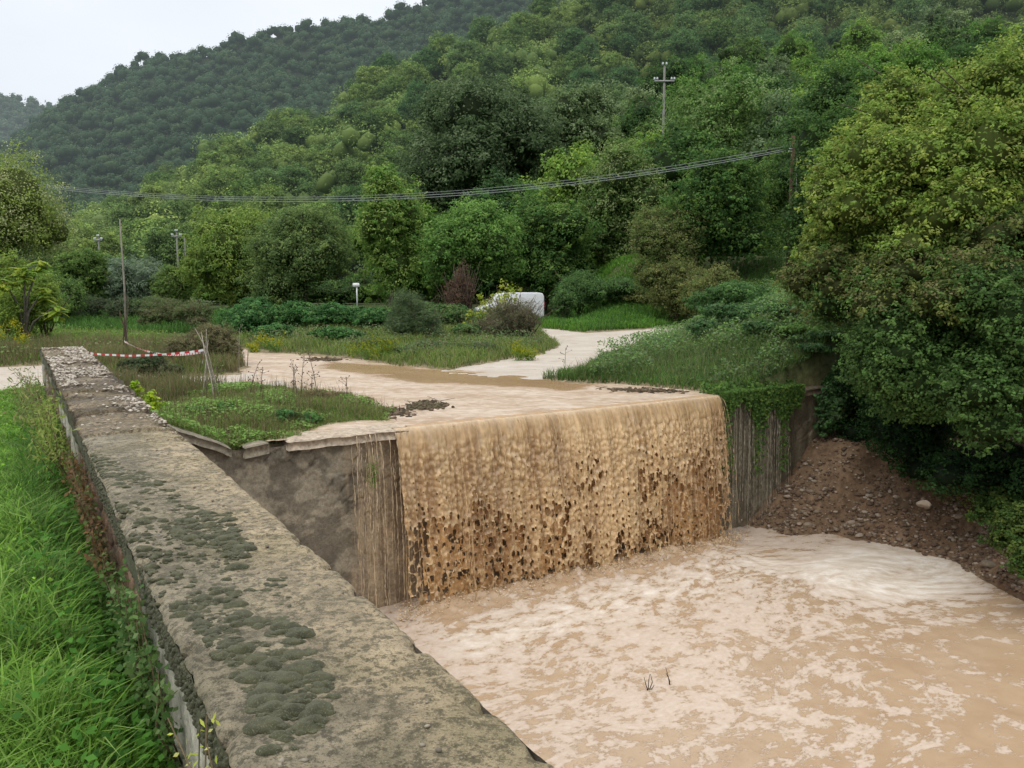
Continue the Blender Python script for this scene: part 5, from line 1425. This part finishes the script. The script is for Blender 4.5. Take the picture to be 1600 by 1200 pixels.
# tall dry stems around the tape and the stream edge
def stems(label, spots, seed, name='dry_weed', group=None, col=(.13, .10, .075)):
    for i, (px, py, Y, hpx, lean) in enumerate(spots):
        rg = np.random.default_rng(seed + i); x = (px - 800) / F * Y; zb = G(x, Y); H = hpx / F * Y; mb = MB()
        P = np.array([[x, Y, zb - .02], [x + lean * H * .4, Y, zb + H * .5], [x + lean * H, Y, zb + H]]); V, Q, T = tube(P, [.007, .005, .003], 4); mb.add(V, Q, T, col=col)
        for _ in range(9):
            t = rg.uniform(.35, 1); s = P[0] + (P[2] - P[0]) * t; e = s + np.array([rg.normal() * .06, rg.normal() * .05, rg.uniform(.02, .09)]); V, Q, T = tube(np.stack([s, e]), [.0035, .002], 3); mb.add(V, Q, T, col=col)
            V, T, _ = ico_many([e], [.010], 1, .2, rg); mb.add(V, T=T, col=np.array(col) * .8)
        o = mb.build(name, M_twig); tag(o, label, 'weed stem', group)


stems('thin dry weed stem standing at the edge of the flooded gravel', [(467, 600, 12.9, 75, .1), (462, 600, 12.6, 60, -.1), (495, 600, 12.7, 85, -.18), (484, 600, 13, 40, .05), (456, 600, 13, 50, .02), (540, 600, 13, 40, 0), (385, 600, 13, 55, .3), (404, 600, 13.4, 45, .1), (340, 600, 13.4, 50, -.1)], 900, group='dry stems at the edge of the flooded gravel')
stems('small bare seedling beside the road mouth on the grass slope', [(883, 590, 17.5, 42, .02)], 950, name='seedling', col=(.12, .13, .06))
stems('pale dead stalk standing at the right of the olive broom thicket', [(371, 560, 17.5, 70, .05)], 960, name='dead_weed', col=(.3, .27, .22))
stems('tall bare weed stems in the left meadow', [(100, 480, 30, 75, .03)], 970, name='bare_weed', col=(.06, .055, .04))

# debris caught on the stream bed and twigs in the pool
def debris(label, px, py, w, h, seed, z=0.0, name='driftwood_clump', col=(.09, .06, .04), n=240):
    rg = np.random.default_rng(seed); c = atz(px, py, z + .03); root = thing(name, label, 'debris', c)
    sx_ = w / F * c[1] / 2; sy_ = h / (py - 440) * c[1] / 2; m = MB(); u = rg.standard_normal((n, 2)) * .45; x = c[0] + u[:, 0] * sx_; y = c[1] + u[:, 1] * sy_ - .15 * u[:, 0] * sx_
    V, T, cc = ico_many(np.stack([x, y, z + .035 + 0 * x], 1), np.stack([rg.uniform(.02, .07, n), rg.uniform(.02, .05, n), rg.uniform(.01, .035, n)], 1), 1, .25, rg, cols=pick(rg, [col, (.14, .10, .065), (.06, .05, .03)], n), rot=True); m.add(V, T=T, col=cc); tag(m.build('mud', M_stone, root), kind='stuff')
    m = MB()
    for i in range(60):
        s = np.array([c[0] + rg.normal() * sx_ * .5, c[1] + rg.normal() * sy_ * .5, z + .05]); e = s + rg.standard_normal(3) * [.16, .14, .04]; e[2] = max(e[2], z + .03); V, Q, T = tube(np.stack([s, e]), [.006, .003], 4); m.add(V, Q, T, col=(.10, .075, .05))
    m.build('twig', M_twig, root)


debris('dark clump of mud and roots at the tip of the grass island', 605, 645, 80, 14, 1)
debris('olive mud and grass clump in the middle of the shallow stream', 668, 634, 60, 12, 2, col=(.10, .09, .045))
debris('low line of debris on the right side of the stream near the bank', 1010, 611, 110, 6, 3, col=(.12, .085, .05), n=140)
debris('strip of dark debris at the back edge of the flooded gravel', 505, 562, 60, 5, 4, col=(.12, .09, .05), n=140)
for i, (px, py, lab) in enumerate([(1013, 1078, 'small forked twig sticking out of the foamy pool, the left one of two'), (1047, 1070, 'thin dark twig leaning out of the foamy pool, the right one of two')]):
    c = atz(px, py, POOL_Z); m = MB(); rg = np.random.default_rng(i + 3)
    for k in range(4 - i * 2):
        e = c + np.array([rg.uniform(-.08, .12) if i == 0 else -.05, rg.normal() * .04, rg.uniform(.06, .22)]); V, Q, T = tube(np.stack([c - [0, 0, .03], (c + e) / 2 + rg.standard_normal(3) * .01, e]), [.006, .004, .0025], 5); m.add(V, Q, T, col=(.045, .035, .025))
    o = m.build('floating_twig', M_twig); tag(o, lab, 'twig')

# ------------------------------------------------------------------ tripod of sticks and striped tape
c = atz(332, 628, .1); kx, ky = at(322, 549, c[1])[0], c[1]; kz = at(322, 549, c[1])[2]
root = thing('stick_tripod', 'leaning bundle of pale sticks that holds up the striped tape', 'tripod', (kx, ky, G(kx, ky)))
K = np.array([kx, ky, kz])
for i, (fx, fy, tx, tz) in enumerate([(.20, -.30, -.10, .26), (.08, .15, -.04, .30), (-.10, .22, .05, .34), (-.05, -.12, .02, .16), (.16, .05, -.14, .34)]):
    f = np.array([kx + fx, ky + fy, 0.]); f[2] = G(f[0], f[1]) - .03; tpt = K + np.array([tx, -fy * .4, tz]); P = np.stack([f, (f + K) / 2 + [.01, 0, 0], K + [.008 * i - .016, .01 * i - .02, 0], tpt])
    V, Q, T = tube(P, [.009, .008, .007, .004], 6); MB().add(V, Q, T, col=(.36, .32, .26)).build('stick', M_twig, root, smooth=True)


def tape(label, A, Bq, sag, wd, seed, rep=.16, tw=0.0, extra=None):
    n = 120; t = np.linspace(0, 1, n); P = np.array(A)[None] * (1 - t)[:, None] + np.array(Bq)[None] * t[:, None]; P[:, 2] -= sag * 4 * t * (1 - t)
    Ln = np.linalg.norm(np.array(Bq) - A); rg = np.random.default_rng(seed); P[:, 2] += .01 * (fbm(t * 9, t * 0, 2, seed) - .5)
    an = tw * (fbm(t * 7, t * 0, 3, seed + 1) - .5); side_ = np.array([-(Bq[1] - A[1]), Bq[0] - A[0], 0.]); side_ /= np.linalg.norm(side_) + 1e-9
    u = np.cos(an)[:, None] * np.array([0, 0, 1.]) + np.sin(an)[:, None] * side_
    V = np.vstack([P - u * wd / 2, P + u * wd / 2]); i = np.arange(n - 1); Q = np.stack([i, i + 1, i + 1 + n, i + n], 1)
    red = ((t[:-1] * Ln / rep).astype(int) % 2)
    o = bpy.data.objects.new('barrier_tape', raw_mesh('barrier_tape', V, Q, [M_white, M_red], midx=red)); COL.objects.link(o); tag(o, label, 'barrier tape'); return o


M_white = mat_plain('white_plastic', (.75, .75, .73), .4); M_red = mat_plain('red_plastic', (.50, .02, .03), .4)
Yp = 20.5; pb = at(194, 533, Yp)
tape('straight red and white tape reaching from behind the parapet to the sticks', at(118, 549, 15.4), K + [-.02, 0, .02], .08, .032, 1, .13, .5)
tape('sagging red and white tape hung between the thin pole and the sticks', pb, K, .16, .035, 2, .11, 2.2)
tape('short loose end of striped tape knotted on the sticks', K + [-.03, -.02, .01], K + [-.05, -.03, -.17], 0, .05, 3, .07, .6)

# ------------------------------------------------------------------ poles and wires
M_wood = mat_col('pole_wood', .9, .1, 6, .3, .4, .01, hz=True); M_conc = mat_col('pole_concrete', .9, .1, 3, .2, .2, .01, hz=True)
M_ins = mat_plain('porcelain', (.5, .54, .54), .25, .5); M_wire = mat_plain('wire', (.24, .26, .25), .6, .3)
x0 = (196 - 800) / F * Yp; zb = G(x0, Yp); tp = at(187, 342, Yp)
root = thing('wooden_pole', 'thin leaning wooden pole that the sagging tape is tied to', 'pole', (x0, Yp, zb))
V, Q, T = tube(np.stack([[x0, Yp, zb - .2], [x0 * .5 + tp[0] * .5 + .03, Yp, (zb + tp[2]) / 2], tp]), [.030, .024, .016], 8); MB().add(V, Q, T, col=(.22, .20, .165)).build('shaft', M_wood, root, smooth=True)
rng = np.random.default_rng(19); m = MB(); lf = MB()
for i in range(6):
    a = rng.random() * 6.28; z = zb + np.linspace(0, rng.uniform(.6, 1.5), 8); xx = x0 + .06 * np.cos(a + z * 3) + np.linspace(0, rng.normal() * .10, 8) + np.cumsum(rng.standard_normal(8)) * .015; V, Q, T = tube(np.stack([xx, Yp + .06 * np.sin(a + z * 3), z], 1), .012, 4); m.add(V, Q, T, col=(.10, .075, .05))
m.build('creeper', M_twig, root)


def crosspole(px, Y, top, arm_py, arm_px, label, base=None, k=3):
    x = (px - 800) / F * Y; zb = G(x, Y) if base is None else base; zt = CZ + elev(top) * Y; za = CZ + elev(arm_py) * Y; w_ = arm_px / F * Y / 2
    root = thing('utility_pole', label, 'pole', (x, Y, zb))
    V, Q, T = tube([[x, Y, zb - .3], [x, Y, zt - .12]], [.15, .085], 10); MB().add(V, Q, T, col=(.19, .19, .165)).build('shaft', M_conc, root, smooth=True)
    V, Q = box((x, Y - .10, za), (w_, .05, .06)); MB().add(V, Q, col=(.34, .34, .33)).build('crossarm', M_conc, root)
    for j in ([-1, -.72, .72, 1] + [-.12, .12]):
        top_ = abs(j) < .2; cx = x + j * w_ if not top_ else x + j * 1.5 * w_; cz = za + .06 if not top_ else zt - .12
        m = MB(); V, Q, T = tube([[cx, Y - .1, cz - .05], [cx, Y - .1, cz + .10]], .018, 5); m.add(V, Q, T, col=(.3, .3, .3))
        V, Q, T = tube([[cx, Y - .1, cz + .05], [cx, Y - .1, cz + .09], [cx, Y - .1, cz + .13], [cx, Y - .1, cz + .19], [cx, Y - .1, cz + .24]], [.09, .10, .06, .085, .03], 8); m.add(V, Q, T, col=(.6, .63, .62)); m.build('insulator', M_ins, root, smooth=True)
    return root


crosspole(1030, 72, 100, 127, 30, 'tall concrete pole with white insulators rising above the trees on the right', base=4.5)
crosspole(283, 98, 360, 369, 15, 'far concrete pole with crossarm, the right one of the two on the left', base=-.5)
crosspole(162, 100, 368, 375, 12, 'far concrete pole with crossarm, the left one of the two on the left', base=-.5)
x = (295 - 800) / F * 99; root = thing('bare_post', 'short bare post just right of a far crossarm pole', 'post', (x, 99, -.5)); V, Q, T = tube([[x, 99, -.6], [x, 99, CZ + elev(370) * 99]], .09, 6); MB().add(V, Q, T, col=(.2, .2, .17)).build('shaft', M_conc, root)
Yw = 40.0; x = (1228 - 800) / F * Yw; zt = CZ + elev(212) * Yw; zb = 1.5
root = thing('wooden_pole', 'dark brown wooden pole at the right end of the overhead wires', 'pole', (x, Yw, zb)); V, Q, T = tube([[x, Yw, zb - .3], [x, Yw, zt]], [.11, .08], 10); MB().add(V, Q, T, col=(.10, .065, .045)).build('shaft', M_wood, root, smooth=True)
V, Q, T = tube([[x + .22, Yw + .02, zb], [x + .22, Yw, zt - .9]], .025, 8); MB().add(V, Q, T, col=(.34, .34, .32)).build('conduit', M_conc, root, smooth=True)
for j in range(3):
    zz = CZ + elev(229 + j * 4) * Yw; V, Q, T = tube([[x - .22, Yw - .1, zz], [x - .04, Yw - .05, zz]], .03, 6); MB().add(V, Q, T, col=(.6, .62, .6)).build('insulator', M_ins, root, smooth=True)
for j, (l0, r0, mid, lab) in enumerate([(290, 229, 309, 'topmost overhead wire crossing the valley'), (292, 234, 313, 'middle overhead wire crossing the valley'), (294, 237, 317, 'lowest overhead wire crossing the valley')]):
    n = 70; t = np.linspace(0, 1, n); A_ = at(-60, l0 - 18, 46); B_ = at(1226, r0, Yw); P = A_ * (1 - t)[:, None] + B_ * t[:, None]; Ym = P[n // 2 - 5, 1]; zm = CZ + elev(mid) * Ym; sag = P[n // 2 - 5, 2] - zm
    P[:, 2] -= sag * 4 * t * (1 - t); P[:, 1] -= .15 * j; V, Q, T = tube(P, .015 if j else .011, 5, False); o = MB().add(V, Q, col=(.2, .2, .2)).build('overhead_wire', M_wire, smooth=True); tag(o, lab, 'wire')

# small white notice on a post
Ys = 33.0; x = (559 - 800) / F * Ys; zb = G(x, Ys); root = thing('sign_post', 'small white blank notice on a grey metal post', 'sign', (x, Ys, zb)); zt = CZ + elev(442) * Ys
V, Q, T = tube([[x, Ys, zb - .1], [x, Ys, zt]], .028, 8); MB().add(V, Q, T, col=(.5, .5, .5)).build('post', mat_plain('galvanised', (.42, .44, .44), .4, .5, .6), root, smooth=True)
V, Q = box((x - .02, Ys - .04, zt - .08), (.125, .008, .075)); MB().add(V, Q, col=(.7, .7, .7)).build('panel', M_white, root)


# ------------------------------------------------------------------ white van
def van():
    import bmesh
    Yv = 43.5; xr, xl = (847 - 800) / F * Yv, (742 - 800) / F * Yv; ln = xr - xl; H = CZ + elev(457) * Yv - G((xl + xr) / 2, Yv); zb = G((xl + xr) / 2, Yv)
    root = thing('white_van', 'small white van half hidden behind the bronze twiggy bush', 'van', ((xl + xr) / 2, Yv, zb)); W = 1.62
    M_p = mat_plain('white_paint', (.72, .73, .74), .3, .5, 0, .05); M_g = mat_plain('dark_glass', (.02, .025, .03), .08, .6); M_t = mat_plain('tyre_rubber', (.02, .02, .02), .8); M_k = mat_plain('black_plastic', (.03, .03, .03), .6); M_m = mat_plain('wheel_steel', (.4, .4, .42), .35, .5, .8); M_l = mat_plain('lamp_red', (.4, .02, .02), .2)
    prof_ = [(0, .28), (0, .62), (.06, .80), (.62, 1.0), (.98, H - .16), (1.12, H - .05), (1.5, H), (ln - .22, H), (ln - .06, H - .05), (ln, H - .22), (ln, .30), (ln - .1, .22), (.1, .22)]
    bm = bmesh.new(); a = [bm.verts.new((p - ln / 2, -W / 2, z)) for p, z in prof_]; b = [bm.verts.new((p - ln / 2, W / 2, z)) for p, z in prof_]; n = len(a)
    bm.faces.new(a); bm.faces.new(b[::-1])
    for i in range(n): bm.faces.new((a[i], b[i], b[(i + 1) % n], a[(i + 1) % n]))
    bm.normal_update()
    for v in bm.verts:
        if v.co.z > 1.0: v.co.y *= .93
    bmesh.ops.bevel(bm, geom=bm.edges[:], offset=.045, segments=3, affect='EDGES', profile=.6); bmesh.ops.recalc_face_normals(bm, faces=bm.faces)
    me = bpy.data.meshes.new('body'); bm.to_mesh(me); bm.free(); me.materials.append(M_p)
    for p in me.polygons: p.use_smooth = True
    body = link('body', me, root); R_ = root
    def bx(name, c, h, mat, par=root):
        V, Q = box(c, h); return link(name, raw_mesh(name, V, Q, mat), par)
    ys = -W / 2 * .965
    w1 = link('window', raw_mesh('window', [[1.0 - ln / 2, ys - .012, 1.02], [1.62 - ln / 2, ys - .012, 1.02], [1.62 - ln / 2, ys + .025, H - .2], [1.16 - ln / 2, ys + .025, H - .2]], np.array([[0, 1, 2, 3]]), M_g), root)
    bx('windscreen', (.80 - ln / 2, 0, 1.22), (.012, W * .42, .17), M_g).rotation_euler = (0, 0, 0)
    bx('rear_window', (ln / 2 + .004, 0, 1.25), (.008, W * .36, .2), M_g)
    bx('bumper', (ln / 2 + .02, 0, .38), (.05, W * .47, .09), M_k); bx('bumper', (-ln / 2 - .02, 0, .38), (.05, W * .47, .1), M_k)
    bx('tail_lamp', (ln / 2 + .006, -W * .44, .95), (.012, .05, .15), M_l); bx('tail_lamp', (ln / 2 + .006, W * .44, .95), (.012, .05, .15), M_l)
    bx('headlight', (-ln / 2 + .01, -W * .38, .66), (.03, .12, .07), M_ins); bx('headlight', (-ln / 2 + .01, W * .38, .66), (.03, .12, .07), M_ins)
    d_ = bx('door', (1.42 - ln / 2, -W / 2 - .006, .70), (.42, .006, .30), M_p); bx('handle', (1.70 - ln / 2, -W / 2 - .02, .88), (.06, .01, .014), M_k, d_)
    for fx in (.62, ln - .62):
        for sy in (-1, 1):
            V, Q, T = tube([[fx - ln / 2, sy * W / 2 * .84, .28], [fx - ln / 2, sy * (W / 2 + .012), .28]], .19, 14); wr_ = link('wheel', raw_mesh('wheel', V, [Q, T], M_m), root)
            V, Q, T = tube([[fx - ln / 2, sy * W / 2 * .80, .28], [fx - ln / 2, sy * W / 2 * .82, .28], [fx - ln / 2, sy * (W / 2 - .01), .28], [fx - ln / 2, sy * (W / 2 + .006), .28]], [.22, .285, .285, .24], 22); link('tyre', raw_mesh('tyre', V, [Q, T], M_t, smooth=True), wr_)
    root.rotation_euler[2] = math.radians(7)


van()
